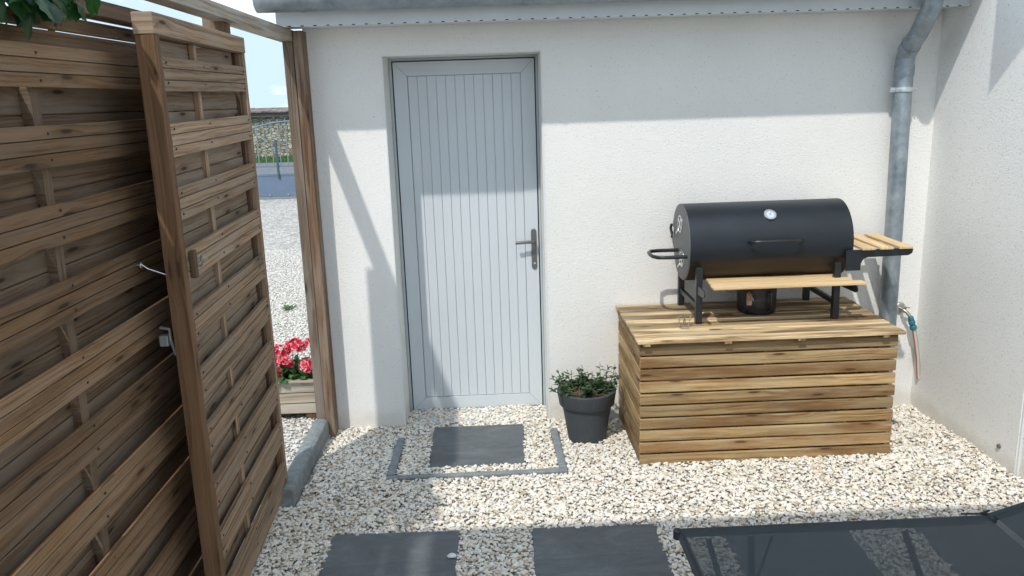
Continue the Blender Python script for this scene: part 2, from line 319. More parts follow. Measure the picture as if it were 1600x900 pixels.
# ------------------------------------------------------------------ mesh builder
class MB:
    def __init__(s): s.v = []; s.f = []; s.uv = []; s.r = []; s.mi = []
    def face(s, idx, uvs, r, mi=0): s.f.append(idx); s.uv.append(uvs); s.r.append(r); s.mi.append(mi)
    def beam(s, p0, p1, wdir, w, th, r=None, seg=1, bow=0., w1=None, mi=0):
        """box from p0 to p1; w is the size along wdir, th the third size"""
        p0 = Vector(p0); p1 = Vector(p1); L = (p1-p0).length; u = (p1-p0)/L
        wd = Vector(wdir); wd = (wd - u*wd.dot(u)).normalized(); td = u.cross(wd)
        r = rnd.random() if r is None else r; off = rnd.random()*5; w1 = w if w1 is None else w1
        b = len(s.v)
        for i in range(seg+1):
            k = i/seg; c = p0.lerp(p1, k) + td*bow*math.sin(k*math.pi)
            ww = w + (w1-w)*k
            for a, q in ((-1,-1),(1,-1),(1,1),(-1,1)): s.v.append(c + wd*a*ww/2 + td*q*th/2)
        per = [0, w, w+th, 2*w+th, 2*w+2*th]
        for i in range(seg):
            a0 = b+4*i
            for j in range(4):
                j2 = (j+1) % 4
                uu0, uu1 = off+L*i/seg, off+L*(i+1)/seg
                s.face((a0+j, a0+j2, a0+4+j2, a0+4+j), ((uu0, per[j]), (uu0, per[j+1]), (uu1, per[j+1]), (uu1, per[j])), r, mi)
        e = b+4*seg
        s.face((b+3, b+2, b+1, b), ((0, 0), (0, w), (.01, w), (.01, 0)), r, mi)
        s.face((e, e+1, e+2, e+3), ((0, 0), (0, w), (.01, w), (.01, 0)), r, mi)
    def box(s, x0, x1, y0, y1, z0, z1, r=None, axis=None, mi=0):
        d = (x1-x0, y1-y0, z1-z0); ax = axis if axis is not None else max(range(3), key=lambda i: d[i])
        c = Vector(((x0+x1)/2, (y0+y1)/2, (z0+z1)/2)); e = Vector((0,0,0)); e[ax] = d[ax]/2
        o = [i for i in range(3) if i != ax]; wa = max(o, key=lambda i: d[i]); ta = [i for i in o if i != wa][0]
        wd = Vector((0,0,0)); wd[wa] = 1
        s.beam(c-e, c+e, wd, d[wa], d[ta], r, mi=mi)
    def tube(s, pts, rad, n=12, caps=True, r=None, mi=0):
        pts = [Vector(p) for p in pts]; r = rnd.random() if r is None else r; b = len(s.v)
        rads = rad if isinstance(rad, (list, tuple)) else [rad]*len(pts)
        t0 = (pts[1]-pts[0]).normalized(); ref = Vector((0,0,1)) if abs(t0.z) < .9 else Vector((1,0,0))
        nx = t0.cross(ref).normalized()
        for i, p in enumerate(pts):
            if i == 0: t_ = pts[1]-pts[0]
            elif i == len(pts)-1: t_ = pts[-1]-pts[-2]
            else: t_ = (pts[i+1]-p).normalized() + (p-pts[i-1]).normalized()
            t_.normalize(); nx = (nx - t_*nx.dot(t_)).normalized(); ny = t_.cross(nx)
            for k in range(n):
                a = 2*math.pi*k/n; s.v.append(p + (nx*math.cos(a)+ny*math.sin(a))*rads[i])
        for i in range(len(pts)-1):
            for k in range(n):
                k2 = (k+1) % n; A = b+i*n
                s.face((A+k, A+k2, A+n+k2, A+n+k), ((i*.1, k/n), (i*.1, (k+1)/n), (i*.1+.1, (k+1)/n), (i*.1+.1, k/n)), r, mi)
        if caps:
            s.face(tuple(b+k for k in reversed(range(n))), tuple((0, 0) for _ in range(n)), r, mi)
            e = b+(len(pts)-1)*n; s.face(tuple(e+k for k in range(n)), tuple((0, 0) for _ in range(n)), r, mi)
    def prism(s, pts, ext, r=None, mi=0):
        """closed polygon extruded by vector ext"""
        r = rnd.random() if r is None else r; b = len(s.v); n = len(pts); ext = Vector(ext)
        for p in pts: s.v.append(Vector(p))
        for p in pts: s.v.append(Vector(p)+ext)
        s.face(tuple(b+k for k in reversed(range(n))), tuple((pts[k][0], pts[k][2]) for k in reversed(range(n))), r, mi)
        s.face(tuple(b+n+k for k in range(n)), tuple((pts[k][0], pts[k][2]) for k in range(n)), r, mi)
        for k in range(n):
            k2 = (k+1) % n; s.face((b+k, b+k2, b+n+k2, b+n+k), ((0, 0), (.1, 0), (.1, .1), (0, .1)), r, mi)
    def lathe(s, prof, c, n=40, r=.5, axis='z', mi=0):
        b = len(s.v); c = Vector(c)
        for (ra, h) in prof:
            for k in range(n):
                a = 2*math.pi*k/n
                if axis == 'z': s.v.append(c+Vector((ra*math.cos(a), ra*math.sin(a), h)))
                elif axis == 'x': s.v.append(c+Vector((h, ra*math.cos(a), ra*math.sin(a))))
                else: s.v.append(c+Vector((ra*math.cos(a), h, ra*math.sin(a))))
        for i in range(len(prof)-1):
            for k in range(n):
                k2 = (k+1) % n; A = b+i*n
                s.face((A+k, A+k2, A+n+k2, A+n+k), ((k/n, i*.1), ((k+1)/n, i*.1), ((k+1)/n, i*.1+.1), (k/n, i*.1+.1)), r, mi)
    def build(s, name, m, parent=None, bevel=0, smooth=False, ang=40, origin=None):
        me = bpy.data.meshes.new(name)
        vs = [Vector(v) for v in s.v]
        o = bpy.data.objects.new(name, me)
        off = Vector((0, 0, 0))
        if parent is not None: off = Vector(parent.get('_o', (0, 0, 0)))
        elif origin is not None: off = Vector(origin); o.location = off
        me.from_pydata([v-off for v in vs], [], s.f)
        uv = me.uv_layers.new(name='UVMap')
        fl = [c for q in s.uv for p in q for c in p]; uv.data.foreach_set('uv', fl)
        a = me.attributes.new('rnd', 'FLOAT', 'FACE'); a.data.foreach_set('value', s.r)
        for mm in (m if isinstance(m, (list, tuple)) else [m]): me.materials.append(mm)
        me.polygons.foreach_set('material_index', s.mi)
        me.update()
        bm = bmesh.new(); bm.from_mesh(me); bmesh.ops.recalc_face_normals(bm, faces=bm.faces); bm.to_mesh(me); bm.free()
        S.collection.objects.link(o)
        o['_o'] = tuple(off)
        if parent is not None: o.parent = parent
        if bevel:
            bv = o.modifiers.new('bevel', 'BEVEL'); bv.width = bevel; bv.segments = 2; bv.limit_method = 'ANGLE'; bv.angle_limit = R(35)
        if smooth:
            me.polygons.foreach_set('use_smooth', [True]*len(me.polygons))
            try: me.set_sharp_from_angle(angle=R(ang))
            except Exception: pass
        return o
def thing(name, label, cat, loc=(0,0,0), group=None):
    o = bpy.data.objects.new(name, None); S.collection.objects.link(o); o.location = loc
    o.empty_display_size = .1; o['_o'] = tuple(loc); return tag(o, label, cat, group)
def tag(o, label, cat, group=None, kind=None):
    o['label'] = label; o['category'] = cat
    if group: o['group'] = group
    if kind: o['kind'] = kind
    return o
def B(*a, **k):
    m = MB(); m.box(*a, **k); return m

# ------------------------------------------------------------------ ground, road
WX = 2.603                      # side wall plane
g = MB(); gxs = [-60, -1.036, -1.03, 2.62, 2.63, 60]; gys = [-30, -.6, -.15, .45, .46, 400]
for j, y in enumerate(gys):
    for i, x in enumerate(gxs): g.v.append(Vector((x, y, -.046 if i in (2, 3) and j in (2, 3) else -.014)))
for j in range(5):
    for i in range(5): a_ = j*6+i; g.face((a_, a_+1, a_+7, a_+6), ((0, 0),)*4, .5)
o = g.build('ground', M_bed); o['kind'] = 'structure'
g = MB(); g.box(-40, 12, 13.2, 23.8, -.010, -.004, r=.5); o = g.build('road', M_road); o['kind'] = 'structure'
# ------------------------------------------------------------------ house
house = thing('house', 'white rendered house corner with grey door, zinc gutter and downpipe', 'house', (0, 0, 0))
OX0, OX1, OZ = -.591, .309, 2.2025
w = MB(); XL = -1.025
def wallbox(m, x0, x1, z0, z1): m.box(x0, x1, 0, .30, z0, z1, r=.5)
wallbox(w, XL, OX0, -.1, OZ); wallbox(w, OX1, WX, -.1, OZ); wallbox(w, XL, WX, OZ, 2.9)
w.box(XL, OX0, .3, 5.0, -.1, 2.9, r=.5)
w.box(OX0, OX1, .42, .6, -.1, 2.9, r=.5); w.box(OX1, WX, .301, .6, -.1, 2.9, r=.5)
w.build('rear_wall', M_st, house)
w = MB(); w.box(WX, WX+.3, -1.055, 5.0, -.1, 3.2, r=.5); w.box(WX+.012, WX+.3, -9.0, -1.07, -.1, 3.2, r=.5)
sw = w.build('side_wall', stucco('render_side', (.85, .845, .815)), house)
w = B(WX+.004, WX+.02, -1.0698, -1.0552, -.1, 3.2); w.build('corner_bead', M_box, sw)
m = MB(); m.lathe([(.0, -.012), (.011, -.012), (.013, -.002), (.008, .0)], (WX, -.919, .099), 8, axis='x'); m.build('wall_fixing', M_handle, sw)
# plaster corner beads round the opening
w = MB(); t_ = .007
w.box(OX0-t_, OX0+.001, -.0025, .006, -.06, OZ+t_); w.box(OX1-.001, OX1+t_, -.0025, .006, -.06, OZ+t_); w.box(OX0+.0015, OX1-.0015, -.0025, .006, OZ-.001, OZ+t_)
w.build('opening_trim', M_box, house)
# inner reveals as a slightly smoother render skin
w = MB(); w.box(OX0-.001, OX0+.003, .0065, .269, -.06, OZ-.004); w.box(OX1-.003, OX1+.001, .0065, .269, -.06, OZ-.004); w.box(OX0+.0035, OX1-.0035, .0065, .269, OZ-.003, OZ+.001)
w.build('reveal', M_reveal, house)
# door
DY = .27
door = MB(); fx0, fx1, fz = OX0+.003, OX1-.003, OZ-.003
door.box(fx0, fx0+.017, DY, DY+.07, -.06, fz); door.box(fx1-.014, fx1, DY, DY+.07, -.06, fz); door.box(fx0+.017, fx1-.014, DY, DY+.07, fz-.014, fz); door.box(fx0+.017, fx1-.014, DY, DY+.07, -.06, -.044)
fr = door.build('door_frame', M_dframe, house, bevel=.003)
sl_ = MB(); lx0, lx1, lz0, lz1 = fx0+.024, fx1-.021, -.035, fz-.021
sl_.box(fx0+.0175, fx1-.0145, DY+.028, DY+.05, -.0435, fz-.0145); sl_.build('seal', M_seal, fr)
leaf = MB(); ww = .082; y0 = DY+.008; y1 = DY+.05
def quadbar(m, a, b_, c, d, y0, y1):
    m.prism([(p[0], y0, p[1]) for p in (a, b_, c, d)], (0, y1-y0, 0), r=.5)
g_ = .0006
quadbar(leaf, (lx0, lz0+g_), (lx0+ww, lz0+ww+g_), (lx0+ww, lz1-ww-g_), (lx0, lz1-g_), y0, DY+.027)
quadbar(leaf, (lx1, lz0+g_), (lx1, lz1-g_), (lx1-ww, lz1-ww-g_), (lx1-ww, lz0+ww+g_), y0, DY+.027)
quadbar(leaf, (lx0+g_, lz0), (lx1-g_, lz0), (lx1-ww-g_, lz0+ww), (lx0+ww+g_, lz0+ww), y0, DY+.027)
quadbar(leaf, (lx0+g_, lz1), (lx0+ww+g_, lz1-ww), (lx1-ww-g_, lz1-ww), (lx1-g_, lz1), y0, DY+.027)
leafo = leaf.build('door', M_door, house, bevel=.0012)
pn = MB(); px0, px1 = lx0+ww+.004, lx1-ww-.002; n_ = 12; pw = (px1-px0)/n_
for i in range(n_):
    pn.box(px0+i*pw+.0012, px0+(i+1)*pw-.0012, y0+.006, y0+.018, lz0+ww+.003, lz1-ww-.003, r=.5)
pn.box(px0-.003, px1+.003, y0+.0135, y0+.0165, lz0+ww, lz1-ww, r=.5)
pn.build('door_boards', M_door, leafo, bevel=.0018)
hp = MB(); hx, hz = .256, 1.03
prof = []
for k in range(17): a = math.pi*k/16; prof.append((hx+.0165*math.cos(a), y0, 1.127+.0165*math.sin(a)))
for k in range(17): a = math.pi+math.pi*k/16; prof.append((hx+.0165*math.cos(a), y0, .902+.0165*math.sin(a)))
hp.prism(prof, (0, -.009, 0)); hpo = hp.build('handle_plate', M_handle, leafo, bevel=.002)
hh = MB(); hh.tube([(hx, y0-.008, 1.068), (hx, y0-.045, 1.068), (hx-.012, y0-.055, 1.068), (hx-.05, y0-.057, 1.068), (hx-.118, y0-.055, 1.064)], [.012, .010, .011, .0095, .0095], 14)
hh.build('door_handle', M_handle, leafo, smooth=True)
k_ = MB(); k_.lathe([(.0, -.012), (.0065, -.012), (.0075, -.008), (.0075, 0)], (hx+.002, y0, .923), 16, axis='y'); k_.build('keyhole', M_keyhole, hpo)
s_ = B(OX0+.003, OX1-.003, .03, DY-.001, -.08, -.036); s_.build('door_sill', M_dframe, house)
# eaves
FY = -.27
fa = MB(); fa.box(-1.10, WX-.001, FY, FY+.02, 2.352, 2.50); fa.box(-1.10, WX-.001, FY-.006, FY, 2.352, 2.364); fa.box(-1.10, -1.088, FY+.0205, .0, 2.352, 2.50)
for i in range(54):
    x = -1.04+i*.0675; fa.box(x, x+.017, FY-.0072, FY-.0061, 2.3525, 2.3575, mi=1)
fas = fa.build('fascia', [M_fascia, M_hole], house)
so_ = B(-1.087, WX-.001, FY+.021, -.003, 2.362, 2.372); soff = so_.build('soffit', M_fascia, house)
GY, GZ, GR = -.375, 2.495, .080
gu = MB(); N_ = 20; b_ = []
for rr in (GR, GR-.004):
    for k in range(N_+1):
        a = math.pi + math.pi*k/N_; b_.append((GY+rr*math.cos(a), GZ+rr*math.sin(a)))
prof = b_[:N_+1] + list(reversed(b_[N_+1:]))
gu.prism([(-1.165, y, z) for y, z in prof], (WX-.003+1.165, 0, 0), r=.5)
gu.prism([(-1.165, GY+(GR-.004)*math.cos(math.pi+math.pi*k/N_), GZ+(GR-.004)*math.sin(math.pi+math.pi*k/N_)) for k in range(N_+1)], (.004, 0, 0))
gu.tube([(-1.167, GY-GR, GZ+.004), (WX-.004, GY-GR, GZ+.004)], .009, 10)
guo = gu.build('gutter', M_zinc, house, smooth=True, ang=50)
for xx in (-.94, .20, 1.35):
    j = MB()
    for dx in (0, .014): j.prism([(xx+dx, GY+(GR+.003)*math.cos(math.pi+math.pi*k/N_), GZ+(GR+.003)*math.sin(math.pi+math.pi*k/N_)) for k in range(N_+1)] + [(xx+dx, GY+(GR+.0005)*math.cos(2*math.pi-math.pi*k/N_), GZ+(GR+.0005)*math.sin(2*math.pi-math.pi*k/N_)) for k in range(N_+1)], (.006, 0, 0))
    j.build('gutter_joint', M_zinc, guo, smooth=True)
# roof
rf = MB(); rf.beam((-1.1+3.7/2-.02, -.33, 2.60), (-1.1+3.7/2-.02, 5.2, 4.4), (1, 0, 0), 3.72, .05, r=.5); rf.build('roof', M_tile, house)
# downpipe
dp = MB(); px_ = 2.366; py_ = -.085
path = [(2.348, GY, 2.44), (2.348, GY, 2.385), (2.349, GY+.012, 2.345)]
path += [(2.357, -.235, 2.225), (2.362, -.125, 2.150), (2.3655, -.092, 2.115), (2.365, -.085, 2.075), (2.365, -.085, 1.9), (2.372, -.085, 1.2), (2.378, -.085, .0)]
dp.tube(path, .050, 28); dpo = dp.build('downpipe', M_zinc, house, smooth=True, ang=30)
for (a, b2) in (((2.3615, -.150, 2.167), (2.3635, -.110, 2.138)), ((2.3655, -.085, 2.062), (2.3655, -.085, 2.00)), ((2.348, GY, 2.43), (2.348, GY, 2.375))):
    c_ = MB(); c_.tube([a, b2], .0535, 28); c_.build('pipe_socket', M_zinc, dpo, smooth=True, ang=30)
c_ = MB(); zb = 1.925
for yy in (0,): c_.lathe([(.0505, -.012), (.0565, -.012), (.0585, 0), (.0565, .012), (.0505, .012)], (px_, py_, zb), 28)
for sx in (-1, 1):
    c_.box(px_+sx*.064-.012, px_+sx*.064+.012, py_-.012, py_+.004, zb-.013, zb+.013)
    c_.lathe([(0, -.02), (.005, -.02), (.005, 0)], (px_+sx*.065, py_-.008, zb), 8, axis='y')
c_.tube([(px_, py_+.05, zb), (px_, .002, zb)], .005, 8)
c_.build('pipe_clamp', M_clamp, dpo, smooth=True)
jb = MB(); jb.box(2.49, 2.56, -.035, -.0, 2.285, 2.36); jb.box(2.47, 2.53, -.03, -.0, 2.21, 2.27)
jbo = jb.build('junction_box', mat('cream_plastic', (.86, .84, .76), .4)[0], house, bevel=.006)
jc = MB(); jc.tube([(2.47, -.02, 2.23), (2.44, -.02, 2.215), (2.38, -.012, 2.21)], .012, 10); jc.build('cable', M_box, jbo, smooth=True)
# tap
tp = MB(); tx, tz = 2.487, .612
tp.lathe([(.0, -.014), (.028, -.013), (.036, -.007), (.038, 0)], (tx, 0, tz), 24, axis='y')
tp.tube([(tx, -.01, tz), (tx, -.055, tz), (tx+.014, -.07, tz-.012), (tx+.030, -.078, tz-.035)], .0105, 12)
tp.tube([(tx+.005, -.055, tz+.005), (tx+.012, -.062, tz+.022)], .007, 10); tp.beam((tx-.012, -.066, tz+.024), (tx+.03, -.066, tz+.018), (0, 1, 0), .012, .005)
tp.tube([(tx-.03, -.006, tz+.004), (tx-.055, -.006, tz+.004)], .006, 8)
tapo = tp.build('tap', M_brass, house, smooth=True)
hs = thing('garden_hose', 'short clear garden hose with blue connector hanging from wall tap', 'hose', (tx+.05, -.08, .35))
h0 = Vector((tx+.031, -.08, tz-.036)); dirv = Vector((.32, -.02, -1)).normalized()
cn = MB()
for a, b2, rr in ((0, .026, .0165), (.024, .050, .0195), (.048, .06, .015), (.058, .084, .0205)):
    cn.tube([h0+dirv*a, h0+dirv*(a+.003), h0+dirv*(b2-.003), h0+dirv*b2], [rr*.85, rr, rr, rr*.85], 16)
cn.build('hose_connector', M_blue, hs, smooth=True)
hp_ = [h0+dirv*.08+Vector((.0, 0, 0)), h0+Vector((.042, -.003, -.16)), h0+Vector((.062, -.003, -.26)), h0+Vector((.074, 0, -.36)), h0+Vector((.079, 0, -.40))]
hb = MB(); hb.tube(hp_, .0125, 14); hb.build('hose_pipe', M_hose, hs, smooth=True)
for off, mm, nm in (((-.0085, -.0075, 0), M_hred, 'red_stripe'), ((.009, -.0075, 0), M_hgreen, 'green_stripe')):
    q = MB(); q.tube([p+Vector(off) for p in hp_], .0042, 8); q.build(nm, mm, hs, smooth=True)

# ------------------------------------------------------------------ fence, gate and portal
PH = .2165
def woven(parent, mname, y0, y1, z0, z1, xf, ang=0, both=True, matl=None, front_first=True, battens=(), pitch=PH, fh=.117, origin=None):
    """horizontal board screen; front boards proud of battens, back boards behind. xf = x of front faces, faces +x"""
    ca, sa = math.cos(ang), math.sin(ang)
    def P(y, x, z):      # rotate about (xf,y0)
        dy = y-y0; dx = x-xf
        return Vector((xf+dx*ca+dy*sa, y0+dy*ca-dx*sa, z))
    fr_, bk, gr = MB(), MB(), MB()
    z = z1; i = 0
    def board(mb, zt, h, x, n, bow):
        # one profiled board: n strips separated by fine V grooves
        r = rnd.random(); s = h/n; jit = (rnd.random()-.5)*.006
        for k in range(n):
            zc = zt-(k+.5)*s
            mb.beam(P(y0, x, zc+jit), P(y1, x, zc-jit*.5), (0, 0, 1), s-.0035, .016+(.003 if k % 2 else 0), r=min(1, max(0, r+(rnd.random()-.5)*.3)), seg=8, bow=bow)
        mb.beam(P(y0, x-.005, zt-h/2+jit), P(y1, x-.005, zt-h/2-jit*.5), (0, 0, 1), h-.006, .010, r=r, seg=8, bow=bow)
    while z-fh > z0-.03:
        if i > 0 or front_first: board(fr_, z, fh, xf-.009, 3, (rnd.random()-.5)*.008)
        z -= fh
        h2 = pitch-fh
        if z-h2 > z0-.01: board(bk, z+.010, h2+.066, xf-.058, 2, (rnd.random()-.5)*.008)
        z -= h2; i += 1
    zz = z1
    while zz-fh > z0:
        for yb in battens:
            for dz in (.022, fh-.022):
                c_ = P(yb+rnd.uniform(-.006, .006), xf+.0002, zz-dz+rnd.uniform(-.004, .004)); fr_.beam(c_, c_+Vector((.0022, 0, 0)), (0, 0, 1), .007, .007, r=.5, mi=1)
        zz -= pitch
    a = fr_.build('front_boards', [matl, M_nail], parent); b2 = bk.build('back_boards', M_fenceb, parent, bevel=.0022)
    for yb in battens:
        bt = MB(); bt.beam(P(yb, xf-.034, z0), P(yb, xf-.034, z1), (0, 1, 0), .042, .026); bt.build('batten', matl, parent, bevel=.003)
    return P

# fixed fence
XF = -1.215
fence = thing('wooden_fence', 'brown slatted timber fence panel running beside the gravel, behind the open gate', 'fence', (XF, -2.2, 0))
FY0, FY1 = -5.3, -1.275
battens = [-1.665, -2.50, -3.3, -4.2, -5.1]
P = woven(fence, 'f', FY0, FY1, .03, 2.14, XF, 0, matl=M_fence, battens=battens)
# boards that stay visible behind the lower part, top infill and top rail
t1 = MB(); 
for zt, hh_ in ((2.238, .046), (2.19, .048)): t1.beam((XF-.062, FY0, zt-hh_/2), (XF-.062, FY1, zt-hh_/2), (0, 0, 1), hh_-.002, .016, seg=8)
t1.build('top_boards', M_fence, fence, bevel=.002)
t1 = MB(); t1.beam((XF-.04, FY0, 2.284), (XF-.04, FY1+.02, 2.270), (0, 0, 1), .052, .07, seg=4); t1.build('top_rail', M_fence, fence, bevel=.004)
t1 = MB(); t1.beam((XF-.04, FY1+.02, 0), (XF-.04, FY1+.02, 2.24), (0, 1, 0), .045, .07); t1.build('stile', M_fence, fence, bevel=.004)
# wedge blocks that stick out between the front boards, one by one on the visible battens
for yb in battens[:3]:
    for i in range(10):
        zt = 2.14-i*PH-.117
        wd = MB(); e_ = .004+.006*rnd.random()
        wd.prism([(XF-.05, yb-.024, zt-.001), (XF-.021+e_*.25, yb-.024, zt-.001), (XF-.021, yb-.024, zt-PH+.119), (XF-.05, yb-.024, zt-PH+.119)], (0, .044, 0))
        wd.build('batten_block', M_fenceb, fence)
# hook and eye holding the gate
hk = MB(); A_ = Vector((XF+.004, -2.065, 1.44)); B_ = Vector((-1.105, -2.055, 1.395))
hk.tube([A_+Vector((-.02, -.004, 0)), A_+Vector((.008, -.004, .002))], .003, 8)
hk.tube([A_+Vector((.012, .008*math.cos(a), .008*math.sin(a))) for a in [i*math.pi/5 for i in range(11)]], .0024, 6)
hk.tube([A_+Vector((.012, 0, .004)), A_.lerp(B_, .3), A_.lerp(B_, .95), B_], .0028, 8)
hk.tube([B_+Vector((0, .008*math.cos(a), .006+.008*math.sin(a))) for a in [i*math.pi/5 for i in range(11)]], .0024, 6)
hk.build('hook_latch', M_steel, fence, smooth=True)
h2 = MB(); h2.tube([(-1.20, -1.98, 1.195), (-1.165, -1.985, 1.19), (-1.165, -1.985, 1.15), (-1.16, -1.97, 1.09)], .006, 8); h2.box(-1.20, -1.17, -2.0, -1.97, 1.13, 1.17); h2.build('bolt_catch', M_clamp, fence, bevel=.002)

# gate
ga = R(-2.44); GX0, GY0 = -1.043, -2.105
gate = thing('garden_gate', 'open slatted timber gate leaf folded back in front of the fence, with pale stile', 'gate', (-1.07, -1.5, 0))
GL = 1.165; ca, sa = math.cos(ga), math.sin(ga)
def GP(d, x, z): return Vector((GX0+x*ca+d*sa, GY0+d*ca-x*sa, z))
GZ0, GZ1 = .05, 2.255
for nm, d0_, d1_, wid, mm in (('stile', 0, .0, .045, M_stile), ('stile', GL-.03, 0, .03, M_gate)):
    q = MB(); q.beam(GP(d0_+wid/2, -.031, GZ0), GP(d0_+wid/2, -.031, GZ1-.0685), (0, 1, 0), wid, .062, r=.6); q.build(nm, mm, gate, bevel=.003)
q = MB(); q.beam(GP(-.003, -.031, GZ1-.034), GP(GL+.01, -.031, GZ1-.034), (0, 0, 1), .068, .066, r=.55); q.build('top_rail', M_gate, gate, bevel=.003)
q = MB(); q.beam(GP(.047, -.034, GZ0+.03), GP(GL-.032, -.034, GZ0+.03), (0, 0, 1), .06, .06, r=.5); q.build('bottom_rail', M_gate, gate, bevel=.003)
f1, f2 = MB(), MB(); z = 2.125; 
def gboard(mb, zt, h, x, n, r=None):
    r = rnd.random() if r is None else r; s = h/n; jit = (rnd.random()-.5)*.008; bow = (rnd.random()-.5)*.008
    for k in range(n):
        zc = zt-(k+.5)*s
        mb.beam(GP(.048, x, zc+jit), GP(GL-.034, x, zc-jit), (0, 0, 1), s-.0035, .015+(.003 if k % 2 else 0), r=min(1, max(0, r+(rnd.random()-.5)*.3)), seg=8, bow=bow)
    mb.beam(GP(.048, x-.005, zt-h/2+jit), GP(GL-.034, x-.005, zt-h/2-jit), (0, 0, 1), h-.006, .010, r=r, seg=8, bow=bow)
gboard(f2, 2.185, .062, -.052, 1)
while z > .14:
    gboard(f1, z, .112, -.009, 3); z -= .112
    if z < .14: break
    gboard(f2, z+.010, .158, -.050, 2); z -= .101
zz = 2.125
while zz > .2:
    for d_ in (.495, .075, GL-.06):
        for dz in (.02, .09):
            c_ = GP(d_+rnd.uniform(-.006, .006), .0002, zz-dz+rnd.uniform(-.004, .004)); f1.beam(c_, c_+Vector((.0022, 0, 0)), (0, 0, 1), .007, .007, r=.5, mi=1)
    zz -= .213
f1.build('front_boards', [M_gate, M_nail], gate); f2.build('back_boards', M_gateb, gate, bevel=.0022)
for d_, w_ in ((.495, .036), (GL-.05, .03)):
    q = MB(); q.beam(GP(d_, -.034, GZ0+.06), GP(d_, -.034, 2.185), (0, 1, 0), w_, .019); q.build('batten', M_dark if d_ > 1 else M_gate, gate, bevel=.003)
# wooden turn-button latch with wire
q = MB(); q.beam(GP(.075, .012, 1.383), GP(.075, .012, 1.480), (0, 1, 0), .026, .020, r=.1); la = q.build('latch_block', M_dark, gate, bevel=.004)
q = MB()
for i in range(5):
    pts = [GP(.105+rnd.uniform(-.02, .03), .02+rnd.uniform(-.01, .02), 1.435+rnd.uniform(-.025, .025)) for _ in range(5)]; q.tube(pts, .0016, 5)
q.tube([GP(.09, .015, 1.44), GP(.13, .025, 1.445), GP(.16, .035, 1.43)], .0028, 6)
q.build('tie_wire', M_wire, la, smooth=True)

# portal: two posts and a beam
por = thing('gate_portal', 'weathered timber door frame of two posts and top beam at house corner', 'gate frame', (-1.1, -.1, 0))
q = MB(); q.beam((-1.088, -.06, -.05), (-1.088, -.06, 2.325), (1, 0, 0), .056, .10, r=.8); q.build('house_post', M_post, por, bevel=.003)
q = MB(); q.beam((-1.03, -.075, -.05), (-1.026, -.075, 2.345), (1, 0, 0), .052, .11, r=.5); q.build('house_post', M_postb, por, bevel=.003)
q = MB(); q.beam((-1.205, -.96, -.05), (-1.20, -.96, 2.345), (0, 1, 0), .09, .095, r=.8); q.build('hinge_post', M_postb, por, bevel=.003)
q = MB(); q.beam((-1.27, -2.6, 2.405), (-1.09, -.013, 2.318), (0, 0, 1), .058, .085, r=.6); q.build('top_beam', M_beam, por, bevel=.003)
# kerb
k_ = MB(); kp = []
for a in range(0, 7): t2 = math.pi*a/6; kp.append((-1.085+.048*math.cos(t2), .082+.022*math.sin(t2)))
kp = [(-1.040, -.1)] + [(-1.085+(x+1.085)*.92, z-.008) for x, z in kp] + [(-1.130, -.1)]
k_.prism([(x, -1.06, z) for x, z in kp], (0, .92, 0), r=.5)
k_ = k_.build('kerb', M_kerb, origin=(-1.085, -.7, 0)); tag(k_, 'dark grey rounded concrete kerb under the gate opening', 'kerb')

# ------------------------------------------------------------------ slabs and edging
slabs = []
def slab(x0, x1, y0, y1, label, rot=0., z=.006):
    b = bmesh.new(); me = bpy.data.meshes.new('paving_slab')
    n = 22; pts = []
    cx, cy = (x0+x1)/2, (y0+y1)/2; hw, hd = (x1-x0)/2, (y1-y0)/2
    for s in range(4):
        for i in range(n):
            k = -1+2*i/n; e = (k*hw, -hd) if s == 0 else (hw, k*hd) if s == 1 else (-k*hw, hd) if s == 2 else (-hw, -k*hd)
            j = .0022 if i else .004
            pts.append((e[0]+rnd.uniform(-j, j), e[1]+rnd.uniform(-j, j)))
    top = [b.verts.new((x, y, 0)) for x, y in pts]; bot = [b.verts.new((x*1.008, y*1.008, -.03)) for x, y in pts]
    b.faces.new(top); N2 = len(pts)
    for i in range(N2): b.faces.new((top[i], bot[i], bot[(i+1) % N2], top[(i+1) % N2]))
    bmesh.ops.recalc_face_normals(b, faces=b.faces); b.to_mesh(me); b.free(); me.materials.append(M_slate)
    o = bpy.data.objects.new('paving_slab', me); S.collection.objects.link(o); o.location = (cx, cy, z); o.rotation_euler = (0, 0, rot)
    bv = o.modifiers.new('bevel', 'BEVEL'); bv.width = .003; bv.segments = 2; bv.limit_method = 'ANGLE'
    tag(o, label, 'paving slab', 'slate paving slabs laid in the gravel'); slabs.append((x0, x1, y0, y1)); return o
slab(-.407, .139, -.684, -.087, 'sunlit slate slab inside the grey edging in front of the door', -.005, z=-.012)
slab(-.795, -.212, -1.955, -1.367, 'dark slate slab at bottom left, carrying one white pebble', -.02)
slab(.125, .700, -1.965, -1.385, 'dark slate slab at bottom centre, just left of the lounger', -.02)
slab(.985, 1.545, -2.03, -1.447, 'slate slab under the foot end of the sun lounger', .0)
slab(1.845, 2.40, -2.02, -1.438, 'slate slab under the lounger near its raised backrest', .0)
ed = thing('garden_edging', 'low grey U-shaped edging strip around the gravel patch at the door', 'edging', (-.13, -.5, 0))
ee = []
for (x0, x1, y0, y1) in ((-.615, -.572, -.775, -.235), (.308, .352, -.765, -.185)):
    q = MB(); q.beam(((x0+x1)/2, y0, -.036), ((x0+x1)/2+(.0 if x0 < 0 else -.006), y1, -.058), (1, 0, 0), .044, .104, seg=6, bow=.0); q.build('side_strip', M_edge, ed, bevel=.008); ee.append((x0, x1, y0, y1))
q = MB(); q.beam((-.615, -.797, -.034), (.352, -.787, -.034), (0, 1, 0), .038, .092, seg=6); q.build('front_strip', M_edge, ed, bevel=.007); ee.append((-.618, .354, -.815, -.772))
